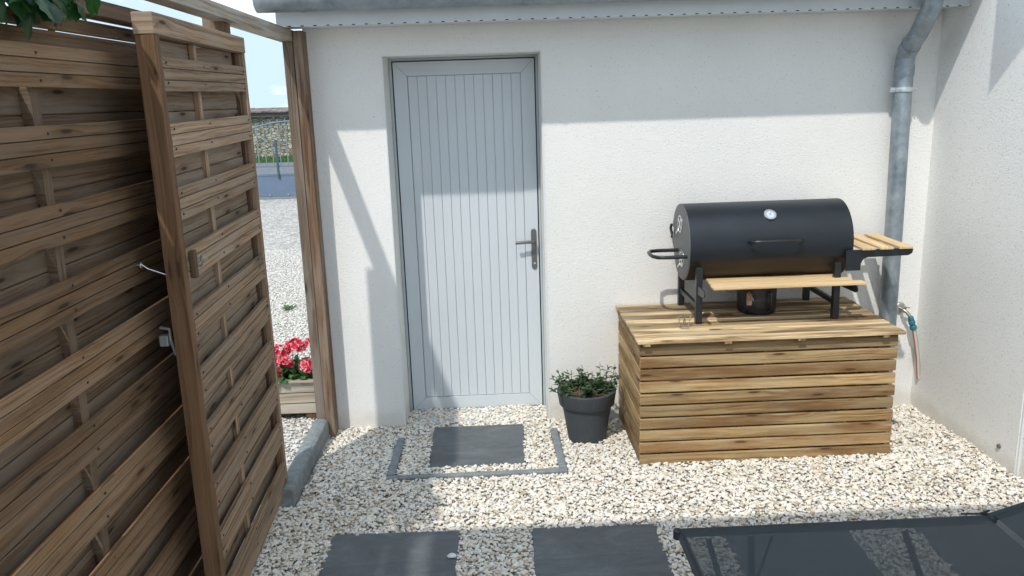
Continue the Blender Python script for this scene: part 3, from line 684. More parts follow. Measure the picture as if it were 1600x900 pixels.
pb = bpy.data.meshes.new('pebble'); b = bmesh.new(); bmesh.ops.create_icosphere(b, subdivisions=3, radius=1)
for v in b.verts: v.co = Vector((v.co.x*.021, v.co.y*.016, v.co.z*.009))*(1+.1*math.sin(v.co.x*3+v.co.y*2))
b.to_mesh(pb); b.free(); pb.materials.append(M_box); pb.polygons.foreach_set('use_smooth', [True]*len(pb.polygons))
po = bpy.data.objects.new('pebble', pb); S.collection.objects.link(po); po.location = (-.233, -1.602, .0145); tag(po, 'single smooth white pebble lying on the dark slate slab', 'pebble')

# ------------------------------------------------------------------ gravel
def stone_shapes(k, sub):
    out = []
    b = bmesh.new(); bmesh.ops.create_icosphere(b, subdivisions=sub, radius=1)
    base = np.array([v.co[:] for v in b.verts]); faces = np.array([[v.index for v in f.verts] for f in b.faces]); b.free()
    rs = np.random.RandomState(3)
    for _ in range(k):
        p = base.copy(); 
        for _ in range(7):
            n = rs.normal(size=3); n /= np.linalg.norm(n); d = rs.uniform(.5, .88); s = p@n; m = s > d
            p[m] -= np.outer((s[m]-d), n)
        p *= np.array([1.0, rs.uniform(.62, .95), rs.uniform(.36, .56)])
        out.append(p)
    return out, faces
def scatter(name, regions, pitch, zfun, excl, smin, smax, sub, seed):
    rs = np.random.RandomState(seed); shapes, faces = stone_shapes(16, sub)
    xs = []
    for (poly) in regions:
        x0, x1 = min(p[0] for p in poly), max(p[0] for p in poly); y0, y1 = min(p[1] for p in poly), max(p[1] for p in poly)
        gx, gy = np.meshgrid(np.arange(x0, x1, pitch), np.arange(y0, y1, pitch)); gx = gx.ravel(); gy = gy.ravel()
        gx = gx+rs.uniform(-.6, .6, gx.size)*pitch; gy = gy+rs.uniform(-.6, .6, gy.size)*pitch
        ins = np.zeros(gx.size, bool); j = len(poly)-1
        for i in range(len(poly)):
            xi, yi = poly[i]; xj, yj = poly[j]
            c = ((yi > gy) != (yj > gy)) & (gx < (xj-xi)*(gy-yi)/((yj-yi) if yj != yi else 1e-9)+xi); ins ^= c; j = i
        xs.append(np.stack([gx[ins], gy[ins]], 1))
    P_ = np.concatenate(xs); keep = np.ones(len(P_), bool)
    for (x0, x1, y0, y1) in excl: keep &= ~((P_[:, 0] > x0) & (P_[:, 0] < x1) & (P_[:, 1] > y0) & (P_[:, 1] < y1))
    P_ = P_[keep]; n = len(P_)
    sc = np.clip(rs.lognormal(math.log((smin+smax)/2*.85), .36, n), smin, smax)/2
    nv = len(shapes[0]); V = np.empty((n, nv, 3), np.float32)
    yawa = rs.uniform(0, 2*np.pi, n); tx_ = rs.normal(0, .22, n); ty_ = rs.normal(0, .22, n); ids = rs.randint(0, len(shapes), n)
    z = zfun(P_, rs)
    for s in range(len(shapes)):
        mk = np.where(ids == s)[0]; p = shapes[s][None]*sc[mk][:, None, None]
        c, s_ = np.cos(tx_[mk])[:, None], np.sin(tx_[mk])[:, None]; y, zz = p[..., 1]*c-p[..., 2]*s_, p[..., 1]*s_+p[..., 2]*c
        c, s_ = np.cos(ty_[mk])[:, None], np.sin(ty_[mk])[:, None]; x, zz = p[..., 0]*c+zz*s_, -p[..., 0]*s_+zz*c
        c, s_ = np.cos(yawa[mk])[:, None], np.sin(yawa[mk])[:, None]; x, y = x*c-y*s_, x*s_+y*c
        V[mk] = np.stack([x+P_[mk, 0:1], y+P_[mk, 1:2], zz+z[mk][:, None]], -1)
    F = (faces[None]+(np.arange(n)*nv)[:, None, None]).reshape(-1, 3)
    me = bpy.data.meshes.new(name); me.vertices.add(n*nv); me.vertices.foreach_set('co', V.reshape(-1))
    me.loops.add(F.size); me.loops.foreach_set('vertex_index', F.reshape(-1).astype(np.int32))
    me.polygons.add(len(F)); me.polygons.foreach_set('loop_start', np.arange(0, F.size, 3, dtype=np.int32))
    me.update(calc_edges=True)
    a = me.attributes.new('rnd', 'FLOAT', 'FACE'); a.data.foreach_set('value', np.repeat(rs.uniform(0, 1, n), len(faces)).astype(np.float32))
    me.materials.append(M_stone); me.polygons.foreach_set('use_smooth', [False]*len(me.polygons))
    o = bpy.data.objects.new(name, me); S.collection.objects.link(o); print(name, n); return o
ex = [(a+.006, b2-.006, c+.006, d-.004) for (a, b2, c, d) in slabs]
ex += [(x0-.004, x1+.004, y0-.004, y1+.004) for (x0, x1, y0, y1) in ee]
ex += [(.765, 2.08, -.735, .1), (-1.135, -1.035, -1.06, -.1), (.42, .60, -.40, -.22)]
def zf(P_, rs):
    return -.006+rs.uniform(0, .011, len(P_))+.004*np.sin(P_[:, 0]*5.1+P_[:, 1]*3)*np.cos(P_[:, 1]*6.3)-.032*np.clip((P_[:, 1]+.6)/.45, 0, 1)
reg = [[(-1.03, -2.55), (2.62, -2.55), (2.62, .01), (-1.03, .01)], [(-.588, .0), (.306, .0), (.306, .27), (-.588, .27)], [(-1.5, -2.55), (-1.03, -2.55), (-1.03, -1.06), (-1.5, -1.06)]]
o = scatter('gravel', reg, .0140, zf, ex, .013, .040, 1, 5); tag(o, 'cream and white crushed stone gravel covering the yard by the door', 'gravel', kind='stuff')
M_stone = M_stoney
o = scatter('yard_gravel', [[(-1.13, -2.0), (-1.13, .0), (-1.03, .1), (-1.03, .8), (-1.75, 3.6), (-2.2, 6.4), (-3.75, 6.4), (-2.9, 3.6), (-2.3, .6), (-1.7, -2.0)]], .020, lambda P_, rs: -.008+rs.uniform(0, .009, len(P_)), [(-1.6, -1.1, .14, .44)], .015, .034, 1, 9)
tag(o, 'pale grey gravel of the open yard seen through the gateway', 'gravel', kind='stuff')

# ------------------------------------------------------------------ storage crate
CX0, CX1, CY0, CY1 = .745, 2.115, -.750, -.012
cr_ = thing('storage_crate', 'large slatted wooden storage box standing in the corner under the barbecue', 'storage box', (1.43, -.39, 0))
pt, sh = .0688, .0600
fs, lf, rt, br = MB(), MB(), MB(), MB()
for i in range(10):
    z1_ = .672-i*pt; z0_ = z1_-sh
    if z1_ < .01: continue
    r_ = rnd.random(); e_ = rnd.uniform(-.004, .004)
    def rs_(m, p0, p1): m.beam(p0, p1, (0, 0, 1), sh, .018, r=([.15, .6, .5, .95, .4, .3, .45, .65, .9, .4][i] if m is fs else rnd.random()), seg=4, bow=rnd.uniform(-.002, .002))
    zc = (z0_+z1_)/2
    rs_(fs, (CX0, CY0+.009, zc), (CX1+e_-.004, CY0+.009, zc+rnd.uniform(-.002, .002)))
    rs_(lf, (CX0+.009, CY0+.0185, zc), (CX0+.009, CY1, zc)); rs_(rt, (CX1-.035, CY0+.0185, zc), (CX1-.035, CY1, zc))
    rs_(br, (CX0+.02, CY1-.009, zc), (CX1-.05, CY1-.009, zc))
for m_, nm in ((fs, 'front_slats'), (lf, 'side_slats'), (rt, 'side_slats'), (br, 'back_slats')): m_.build(nm, M_crate, cr_, bevel=.006 if nm == 'front_slats' else .004)
for (x, y) in ((CX0+.045, CY0+.045), (CX1-.07, CY0+.045), (CX0+.045, CY1-.045), (CX1-.07, CY1-.045), ((CX0+CX1)/2, CY0+.045)):
    q = B(x-.024, x+.024, y-.024, y+.024, -.01, .672); q.build('corner_post', M_crate, cr_)
lid = MB(); LY0, LY1, LX0, LX1 = -.787, -.004, .728, 2.137; nb = 9; bw = (LY1-LY0)/nb
for i in range(nb):
    y = LY0+i*bw; lid.beam((LX0+rnd.uniform(-.003, .003), y+bw/2-.003, .693+rnd.uniform(-.001, .001)), (LX1+rnd.uniform(-.008, .004), y+bw/2-.003, .693), (0, 1, 0), bw-.015, .018, r=[.95, .55, 1, .15, .75, .3, .9, .2, .7][i], seg=4, bow=rnd.uniform(-.001, .001))
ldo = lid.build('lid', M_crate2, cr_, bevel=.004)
for x in (.775, 1.20, 1.585, 2.03):
    q = MB(); q.beam((x, -.782, .678), (x, -.04, .678), (1, 0, 0), .036, .0115); q.build('lid_batten', M_crate2, ldo)

# ------------------------------------------------------------------ barbecue
XA, XB, YC, ZC, RR = 1.068, 1.95, -.275, 1.12, .2135
bbq = thing('barbecue', 'black barrel charcoal barbecue with wooden shelves standing on the storage box', 'barbecue', (1.5, YC, .702))
bd = MB(); n = 64
prof = [(0, 0), (RR*.985, 0), (RR, .003), (RR, XB-XA-.003), (RR*.985, XB-XA), (0, XB-XA)]
bd.lathe(prof[1:5], (XA, YC, ZC), 72, axis='x')
bdo = bd.build('drum', M_body, bbq, smooth=True, ang=30)
for x, nm in ((XA, -1), (XB, 1)):
    q = MB(); q.lathe([(.0005, nm*.004), (RR*.6, nm*.004), (RR*.97, nm*.003), (RR*.985, 0)], (x, YC, ZC), 64, axis='x'); q.build('end_plate', M_cap, bdo, smooth=True, ang=50)
# lid shell: arc from lower front to upper rear
a0, a1 = R(197), R(18)     # measured from +y towards +z
def arc(rr, x, aa, bb, n=44): return [(x, YC+rr*math.cos(aa+(bb-aa)*k/n), ZC+rr*math.sin(aa+(bb-aa)*k/n)) for k in range(n+1)]
q = MB(); q.prism(arc(RR+.0075, XA-.004, a0, a1)+list(reversed(arc(RR+.0025, XA-.004, a0, a1))), (XB-XA+.008, 0, 0), r=.5)
ldb = q.build('lid', M_lid, bbq, smooth=True, ang=40)
q = MB(); q.prism(arc(RR+.007, XA-.0075, a0, a1)+list(reversed(arc(RR*.80, XA-.0075, a0, a1))), (.004, 0, 0)); 
q.prism([(XA-.0075,)+p[1:] for p in arc(RR*.80, XA, a0, a1)], (.0035, 0, 0)); q.build('lid_side', M_cap, ldb)
q = MB()   # hinge tongue at the rear
q.tube([(XA-.012, YC+RR+.005, ZC+.075), (XA-.016, YC+RR+.012, ZC+.05), (XA-.012, YC+RR-.004, ZC+.02)], .008, 8); q.tube([(XA-.01, YC+RR-.01, ZC+.03), (XA-.02, YC+RR-.03, ZC+.0)], .006, 8)
q.build('hinge', M_black, ldb, smooth=True)
def on(ang, rr, x): return Vector((x, YC+rr*math.cos(ang), ZC+rr*math.sin(ang)))
# lid handle
ah = R(172)
q = MB(); q.tube([on(ah, RR, 1.385), on(ah, RR+.055, 1.387), on(ah+.0, RR+.068, 1.405), on(ah, RR+.072, 1.44), on(ah, RR+.073, 1.52), on(ah, RR+.072, 1.60), on(ah, RR+.066, 1.638), on(ah, RR+.05, 1.655), on(ah, RR, 1.657)], .0105, 14)
q.build('lid_handle', M_black, ldb, smooth=True, ang=60)
# thermometer
at_ = R(133); nrm = Vector((0, math.cos(at_), math.sin(at_))); c0 = on(at_, RR+.008, 1.512)
def disc(mb, c, nrm, r_in, r_out, h, n=32):
    t1 = Vector((1, 0, 0)); t2 = nrm.cross(t1); b = len(mb.v)
    for rr, hh_ in ((r_out, 0), (r_out, h*.8), (r_out*.93, h), (r_in, h)):
        for k in range(n): a = 2*math.pi*k/n; mb.v.append(c+nrm*hh_+(t1*math.cos(a)+t2*math.sin(a))*rr)
    for i in range(3):
        for k in range(n): k2 = (k+1) % n; mb.face((b+i*n+k, b+i*n+k2, b+i*n+n+k2, b+i*n+n+k), ((0, 0),)*4, .5)
q = MB(); disc(q, c0, nrm, .026, .034, .012); th = q.build('thermometer', M_steel, ldb, smooth=True, ang=40)
q = MB(); disc(q, c0+nrm*.0075, nrm, .0004, .0275, .002); q.build('dial', M_dial, th)
q = MB()
t1 = Vector((1, 0, 0)); t2 = nrm.cross(t1)
for k in range(14):
    a = R(-40+k*20); dv = t1*math.cos(a)+t2*math.sin(a); q.beam(c0+nrm*.0103+dv*.0205, c0+nrm*.0103+dv*.0245, nrm, .0008, .0014)
q.beam(c0+nrm*.0105-(t1*.3+t2*.7).normalized()*.005, c0+nrm*.0105+(t1*.3+t2*.7).normalized()*.017, nrm, .001, .0018); q.build('dial_marks', M_dmark, th)
q = MB(); disc(q, c0+nrm*.0095, nrm, .0003, .0055, .003, 16); q.build('dial_hub', M_steel, th)
# vents on the left end
for (dy, dz, rot) in ((.02, .105, .3), (-.018, -.085, .9)):
    cx = XA-.0078 if dz > 0 else XA-.0045; vc = Vector((cx, YC+dy, ZC+dz)); rv = .050
    q = MB(); nh = 4
    # disc with four kidney holes: annulus rings and spokes
    for k in range(48):
        a = 2*math.pi*k/48; b2 = 2*math.pi*(k+1)/48
        def pt2(rr, aa): return (vc.x, vc.y+rr*math.cos(aa), vc.z+rr*math.sin(aa))
        q.prism([pt2(rv*.82, a), pt2(rv, a), pt2(rv, b2), pt2(rv*.82, b2)], (-.0025, 0, 0), r=.5)
        q.prism([pt2(rv*.02, a), pt2(rv*.34, a), pt2(rv*.34, b2), pt2(rv*.02, b2)], (-.0025, 0, 0), r=.5)
        if (k % 12) < 5: q.prism([pt2(rv*.34, a+rot), pt2(rv*.82, a+rot), pt2(rv*.82, b2+rot), pt2(rv*.34, b2+rot)], (-.0024, 0, 0), r=.5)
    q.beam(vc+Vector((-.003, rv*.6, -rv*.75)), vc+Vector((-.003, rv*1.75, -rv*1.35)), (0, 0, 1), .013, .002)
    vo_ = q.build('vent', M_steel, bdo)
    q = MB(); q.lathe([(.0003, -.001), (rv*.80, -.001), (rv*.80, 0)], tuple(vc), 24, axis='x'); q.build('vent_opening', M_hole, vo_)
# side grab handle (left)
zh = ZC-.055
q = MB(); q.tube([(XA, YC+.075, zh), (.945, YC+.075, zh), (.905, YC+.065, zh), (.885, YC+.03, zh), (.88, YC-.03, zh), (.885, YC-.09, zh), (.905, YC-.125, zh), (.945, YC-.135, zh), (XA, YC-.135, zh)], .0105, 14)
q.build('side_handle', M_black, bdo, smooth=True, ang=60)
# legs and braces
LZ = .7025
for x in (1.115, 1.875):
    for y, top in ((-.065, .99), (-.485, 1.02)):
        q = B(x-.0175, x+.0175, y-.0175, y+.0175, LZ, top, axis=2); q.build('leg', M_black, bbq, bevel=.003)
    q = MB(); q.beam((x, -.082, .795), (x, -.467, .795), (0, 0, 1), .028, .022); q.build('leg_brace', M_black, bbq, bevel=.002)
    q = MB(); q.beam((x, -.09, .985), (x, -.46, .985), (0, 0, 1), .03, .022) if False else None
    q = MB(); ysh = -.645
    q.prism([(x-.012, -.505, .922), (x-.012, -.640, .922), (x-.012, -.648, .912), (x-.012, -.648, .892), (x-.012, -.625, .880), (x-.012, -.505, .872)] , (.006, 0, 0)) if x < 1.5 else q.prism([(x+.045, -.505, .922), (x+.045, -.640, .922), (x+.045, -.648, .912), (x+.045, -.648, .892), (x+.045, -.625, .880), (x+.045, -.40, .872), (x+.045, -.40, .922)], (.006, 0, 0))
    q.build('shelf_bracket', M_black, bbq, bevel=.001)
q = MB(); q.prism([(1.20, -.50, .922), (1.20, -.40, .922), (1.30, -.40, .86), (1.31, -.50, .86)], (0, 0, -.004)); q.build('ash_flap', M_cap, bbq)
q = MB()
for i, (xa, xb) in enumerate(((1.175, 1.90), (1.165, 1.935), (1.155, 1.975))):
    y = -.395-i*.088; q.beam((xa, y-.035, .930), (xb, y-.035, .930), (0, 1, 0), .068, .012)
q.build('front_shelf', M_slat, bbq, bevel=.002)
# right side shelf
for y in (-.515, -.14):
    q = MB(); xx = XB-.012
    pts = [(xx-.03, 1.09), (2.265, 1.09), (2.275, 1.083), (2.270, 1.062), (2.25, 1.05), (2.03, 1.047), (2.005, 1.038), (1.992, 1.015), (1.990, .975), (xx-.03, .975)]
    q.prism([(x, y, z) for x, z in pts], (0, .006, 0)); q.build('side_bracket', M_black, bbq, bevel=.001)
q = MB()
for x0_ in (1.985, 2.082, 2.187): q.beam((x0_+.034, -.545, 1.098), (x0_+.034, -.115, 1.098), (1, 0, 0), .072, .013)
q.build('side_shelf', M_slat, bbq, bevel=.002)
# ------------------------------------------------------------------ things on the crate
bk = thing('ash_bucket', 'black lidded metal bucket under the barbecue shelf, with side buckle', 'bucket', (1.505, -.275, .702))
q = MB(); q.lathe([(.0003, .0), (.092, .0), (.104, .008), (.108, .02), (.110, .05), (.110, .15), (.113, .152), (.113, .162), (.09, .17), (.0003, .176)], (1.505, -.275, .7025), 48)
q.build('bucket_body', M_black, bk, smooth=True, ang=35)
q = MB(); a = R(-72); dx, dy = math.cos(a), math.sin(a); c = Vector((1.505, -.275, .7025)); dv = Vector((dx, dy, 0))
q.tube([c+dv*.108+Vector((0, 0, .14)), c+dv*.132+Vector((0, 0, .135)), c+dv*.136+Vector((0, 0, .12)), c+dv*.136+Vector((0, 0, .05)), c+dv*.132+Vector((0, 0, .035)), c+dv*.108+Vector((0, 0, .03))], .007, 10); q.build('bucket_handle', M_black, bk, smooth=True)
a = R(-128); dv = Vector((math.cos(a), math.sin(a), 0)); tv = Vector((-dv.y, dv.x, 0))
q = MB(); q.beam(c+dv*.1125+Vector((0, 0, .06)), c+dv*.1125+Vector((0, 0, .125)), tv, .03, .003); q.beam(c+dv*.118+Vector((0, 0, .09)), c+dv*.122+Vector((0, 0, .12)), tv, .018, .003)
q.tube([c+dv*.118+tv*.012+Vector((0, 0, .125)), c+dv*.124+Vector((0, 0, .14)), c+dv*.118-tv*.012+Vector((0, 0, .125))], .002, 6); q.tube([c+dv*.118+tv*.02+Vector((0, 0, .11)), c+dv*.128+tv*.03+Vector((0, 0, .09))], .0025, 6)
q.build('buckle', M_buckle, bk)
q = MB(); cx, cy = 1.02, -.56
def W3(*a): q.tube([(cx+x, cy+y, .7035+z) for x, y, z in a], .0029, 6)
W3((-.03, 0, .062), (-.024, 0, .002), (.012, 0, .002)); W3((.04, .02, .062), (.022, .0, .002), (-.01, .0, .004)); W3((-.03, 0, .062), (.04, .02, .062)); W3((.005, 0, .07), (-.012, 0, .002))
W3((-.028, .0, .05), (-.032, .02, .055), (.038, .035, .055)); W3((.0, 0, .075), (.012, .02, .004)); W3((-.02, -.02, .004), (.02, -.02, .004), (.02, .02, .004), (-.02, .02, .004), (-.02, -.02, .004))
q = q.build('wire_stand', M_wire, smooth=True, origin=(cx, cy, .7035)); tag(q, 'small bent wire stand on the box lid, left of the barbecue leg', 'wire stand')
# ------------------------------------------------------------------ potted plant
pcx, pcy = .512, -.311
q = MB(); q.lathe([(.0003, -.02), (.112, -.02), (.113, 0), (.1435, .188), (.1445, .193), (.158, .196), (.161, .20), (.172, .276), (.1725, .281), (.170, .284), (.154, .284), (.151, .281), (.146, .235), (.0003, .235)], (pcx, pcy, 0), 64)
pot = q.build('flower_pot', M_pot, smooth=True, ang=38, origin=(pcx, pcy, 0)); tag(pot, 'round dark grey plastic plant pot beside the wooden box', 'plant pot')
q = MB(); q.lathe([(.147, .244), (.11, .251), (.06, .254), (.0003, .257)], (pcx, pcy, 0), 32); q.build('soil', M_soil, pot, smooth=True)
ch = MB()
for i in range(160):
    a = rnd.uniform(0, 6.28); rr = .135*math.sqrt(rnd.random()); p = Vector((pcx+rr*math.cos(a), pcy+rr*math.sin(a), .256+rnd.uniform(0, .008))); d = Vector((rnd.uniform(-1, 1), rnd.uniform(-1, 1), rnd.uniform(-.2, .2))).normalized()
    ch.beam(p-d*rnd.uniform(.004, .018), p+d*.012, (0, 0, 1), .002, .004)
ch.build('bark_chips', noise_mat('bark_chip', [(.3, (.10, .05, .03)), (.7, (.34, .19, .12))], 40, .9), pot)
def leaf(mb, p, d, up, L, Wd, r=None, mi=0, cup=.15, n=5):
    d = d.normalized(); s = d.cross(up).normalized(); up = s.cross(d).normalized(); b = len(mb.v); r = rnd.random() if r is None else r
    for i in range(n+1):
        k = i/n; w_ = Wd*math.sin(math.pi*min(1, k*.92+.06))**.8; c = p+d*L*k-up*L*cup*k*k*1.5
        mb.v += [c-s*w_/2+up*w_*.18, c, c+s*w_/2+up*w_*.18]
    for i in range(n):
        A = b+3*i; mb.face((A, A+1, A+4, A+3), ((0, 0),)*4, r, mi); mb.face((A+1, A+2, A+5, A+4), ((0, 0),)*4, r, mi)
pl = thing('potted_shrub', 'small leafy green shrub growing in the dark grey pot', 'plant', (pcx, pcy, .25))
lf_, stm = MB(), MB()
def sprig(bx, by, h, lean, az, nl, ls):
    p0 = Vector((bx, by, .25)); tip = p0+Vector((math.cos(az)*lean, math.sin(az)*lean, h)); mid = p0.lerp(tip, .5)+Vector((math.cos(az)*lean*.15, math.sin(az)*lean*.15, 0))
    stm.tube([p0, mid, tip], [.0026, .002, .0012], 5)
    for i in range(nl):
        k = .15+.85*i/(nl-1); p = p0.lerp(mid, k*2) if k < .5 else mid.lerp(tip, k*2-1); a = i*2.4+rnd.uniform(-.5, .5)
        d = Vector((math.cos(a), math.sin(a), rnd.uniform(.1, .7)))
        L_ = ls*rnd.uniform(.7, 1.25); leaf(lf_, p, d, Vector((0, 0, 1)), L_, L_*.52)
    leaf(lf_, tip, Vector((rnd.uniform(-.4, .4), rnd.uniform(-.4, .4), 1)), Vector((1, 0, 0)), ls*.9, ls*.45)
for i in range(46):
    a = rnd.uniform(0, 6.28); rr = .085*math.sqrt(rnd.random()); bx, by = pcx-.045+rr*math.cos(a), pcy+.0+rr*math.sin(a)*1.0
    sprig(bx, by, rnd.uniform(.035, .115)*(1.15-rr*4), rnd.uniform(.025, .10), a, rnd.randint(7, 12), .033)
for i in range(10):
    a = rnd.uniform(-.9, 1.6); sprig(pcx+.09+rnd.uniform(-.02, .02), pcy+rnd.uniform(-.04, .03), rnd.uniform(.05, .15), rnd.uniform(.03, .10), a, rnd.randint(8, 13), .031)
for a, h in ((3.0, .12), (2.6, .08), (1.2, .14), (1.8, .13)): stm.tube([(pcx-.06, pcy, .25), (pcx-.06+math.cos(a)*.09, pcy+math.sin(a)*.05, .29), (pcx-.06+math.cos(a)*.10, pcy+math.sin(a)*.06, .25+h)], .002, 5)
lf_.build('leaves', M_leaf, pl, smooth=True, ang=60); stm.build('stems', M_stem, pl)
# ------------------------------------------------------------------ planter and geranium outside the gateway
pla = thing('wooden_planter', 'weathered slatted wooden flower planter standing outside the gateway', 'planter', (-1.36, .29, 0))
PX0, PX1, PY0, PY1 = -1.62, -1.11, .13, .45
q = MB()
for i, z in enumerate((.066, .136, .206)):
    q.beam((PX0, PY0, z), (PX1, PY0, z), (0, 0, 1), .064, .02); q.beam((PX0, PY1, z), (PX1, PY1, z), (0, 0, 1), .064, .02)
    if i != 1 or True: q.beam((PX0-.011, PY0+.012, z), (PX0-.011, PY1-.012, z), (0, 0, 1), .064, .02); q.beam((PX1+.011, PY0+.012, z), (PX1+.011, PY1-.012, z), (0, 0, 1), .064, .02)
q.build('side_boards', M_plant, pla, bevel=.002)
for y in (PY0-.004, PY1+.004):
    q = MB(); q.beam((PX0-.02, y, .248), (PX1+.02, y, .248), (0, 1, 0), .05, .014); q.build('rim_board', M_plant, pla, bevel=.002)
for x in (-1.565, -1.235):
    q = B(x, x+.07, PY0-.002, PY1+.002, -.012, .032); q.build('foot', M_dark, pla)
q = B(PX0+.012, PX1-.012, PY0+.012, PY1-.012, .04, .215); q.build('soil', M_soil, pla)
ger = thing('geranium', 'bushy geranium with red and pink flower heads in the wooden planter', 'flowers', (-1.36, .28, .22))
lf_ = MB()
for i in range(420):
    a = rnd.uniform(0, 6.28); rr = math.sqrt(rnd.random()); p = Vector((-1.37+.25*rr*math.cos(a), .275+.17*rr*math.sin(a), .225+rnd.uniform(0, .13)*(1.15-rr*.6)))
    d = Vector((math.cos(a)*rr+rnd.uniform(-.5, .5), math.sin(a)*rr+rnd.uniform(-.5, .5), rnd.uniform(-.3, .6)))
    L_ = rnd.uniform(.03, .055); leaf(lf_, p, d, Vector((0, 0, 1)), L_, L_*1.05, cup=.25)
lf_.build('foliage', M_gleaf, ger, smooth=True, ang=60)
stm = MB()
heads = [(-1.385, .18, .425, .06), (-1.275, .20, .455, .062), (-1.345, .15, .355, .058), (-1.425, .20, .34, .055), (-1.46, .22, .42, .05), (-1.205, .15, .335, .058), (-1.33, .28, .42, .055), (-1.22, .33, .42, .05), (-1.50, .25, .36, .05), (-1.41, .14, .30, .045)]
for (x, y, z, rr) in heads:
    stm.tube([(x*.6-1.37*.4, .28, .23), (x, y+.03, z-.05), (x, y, z)], .0025, 5)
    fl_ = MB()
    for i in range(13):
        a = rnd.uniform(0, 6.28); e_ = rnd.uniform(-.35, 1.4); nv = Vector((math.cos(a)*math.cos(e_), math.sin(a)*math.cos(e_)-.25, math.sin(e_))).normalized()
        c = Vector((x, y, z))+nv*rr*.62; t1 = nv.orthogonal().normalized(); t2 = nv.cross(t1)
        for k in range(5):
            aa = k*1.2566+rnd.uniform(-.15, .15); dd = (t1*math.cos(aa)+t2*math.sin(aa))+nv*.45
            leaf(fl_, c, dd, nv, .03*rnd.uniform(.85, 1.15), .027, cup=-.02, n=4)
            leaf(fl_, c+dd.normalized()*.021+nv*.0012, dd, nv, .0105, .022, mi=1, cup=.1, n=2)
    fl_.build('flower_head', [M_petal, M_petale], ger, smooth=True, ang=60)
stm.build('flower_stems', M_gleaf, ger)
# small weed in the yard gravel
wd = MB()
for i in range(34):
    a = rnd.uniform(0, 6.28); leaf(wd, Vector((-2.03+rnd.uniform(-.05, .05), 3.02+rnd.uniform(-.08, .08), 0)), Vector((math.cos(a), math.sin(a), .7)), Vector((0, 0, 1)), .045, .02)
w_ = wd.build('weed', M_gleaf, origin=(-2.03, 3.02, 0)); tag(w_, 'small green weed sprouting from the pale yard gravel', 'weed')
# ------------------------------------------------------------------ far yard gate, road verge, stone wall
yg = thing('steel_gate', 'blue-grey steel sliding gate with bars and solid lower panel, across the yard', 'gate', (-4.6, 12.8, 0))
YG = 12.8; gx0, gx1 = -7.2, -2.9
q = B(gx0, gx1, YG-.015, YG+.015, .10, .50); q.build('lower_panel', M_ygate, yg)
q = MB(); q.box(gx0, gx1, YG-.025, YG+.025, .48, .52); q.box(gx0, gx1, YG-.025, YG+.025, .655, .695); q.box(gx0, gx1, YG-.02, YG+.02, .045, .085); q.build('rails', M_ygate, yg)
def az_(x): return 1.60-.075*((x+4.15)/.62)**2 if x > -5.2 else 1.60-.075*((-5.2+4.15)/.62)**2+.02
q = MB(); q.tube([(gx0+(gx1-gx0)*k/40, YG, az_(gx0+(gx1-gx0)*k/40)) for k in range(41)], .017, 8); q.build('arched_rail', M_ygate, yg, smooth=True)
q = MB(); x = gx0+.05
while x < gx1:
    zt = az_(x)+.07; q.tube([(x, YG, .69), (x, YG, zt-.03), (x, YG, zt)], [.011, .011, .003], 6); x += .152
q.build('bars', M_ybar, yg)
q = MB(); q.box(-4.50, -4.46, YG-.05, YG-.01, .42, 1.22); q.build('lock_post', M_ydark, yg)
q = MB(); x = gx0
while x < gx1-.3:
    for s in (1, -1):
        q.tube([(x+.15+s*.12*math.cos(t)*(1-t/9), YG-.03, .585+.06*math.sin(t)*(1-t/9)) for t in [i*.5 for i in range(14)]], .006, 5)
    x += .33
q.build('scrolls', M_ybar, yg, smooth=True)
q = MB()
for x in (-5.0, -4.72, -4.33): q.tube([(x, YG, .06), (x+.03, YG, .06)], .04, 10)
q.box(gx0, gx1, YG-.05, YG+.05, -.01, .03); q.build('track', M_ybar, yg)
gb = MB()
for i in range(5000):
    x = rnd.uniform(-16, -2); y = 23.8+rnd.random()**1.2*2.9; h = rnd.uniform(.05, .13); a = rnd.uniform(0, 3.14)
    gb.v += [Vector((x-.02*math.cos(a), y-.02*math.sin(a), -.012)), Vector((x+.02*math.cos(a), y+.02*math.sin(a), -.012)), Vector((x+rnd.uniform(-.04, .04), y, h))]; b3 = len(gb.v); gb.face((b3-3, b3-2, b3-1), ((0, 0),)*3, rnd.random())
gg = B(-40, 12, 23.8, 26.7, -.0125, .0); 
gb.v, off_ = gb.v, len(gb.v)
for f_, u_, r_, m_ in zip(gg.f, gg.uv, gg.r, gg.mi): gb.f.append(tuple(i+off_ for i in f_)); gb.uv.append(u_); gb.r.append(r_); gb.mi.append(m_)
gb.v += gg.v
o = gb.build('grass', M_grass); tag(o, 'strip of green grass verge at the foot of the stone wall', 'grass', kind='stuff')
sw = thing('stone_wall', 'long rubble stone wall with tiled coping across the road', 'wall', (-8, 27, 0))
q = B(-40, 12, 26.7, 27.3, -.3, 1.50, r=.5); q.build('wall', M_rubble, sw)
q = MB(); q.box(-40, 12, 26.5, 26.9, 1.50, 1.66, r=.5); q.build('dark_band', M_band, sw)
q = MB()
x = -20.
while x < 0:
    q.beam((x, 26.42, 1.68+rnd.uniform(-.01, .01)), (x, 27.4, 1.80+rnd.uniform(-.01, .015)), (1, 0, 0), .23, .05); x += .245
q.build('coping_tiles', M_coping, sw)
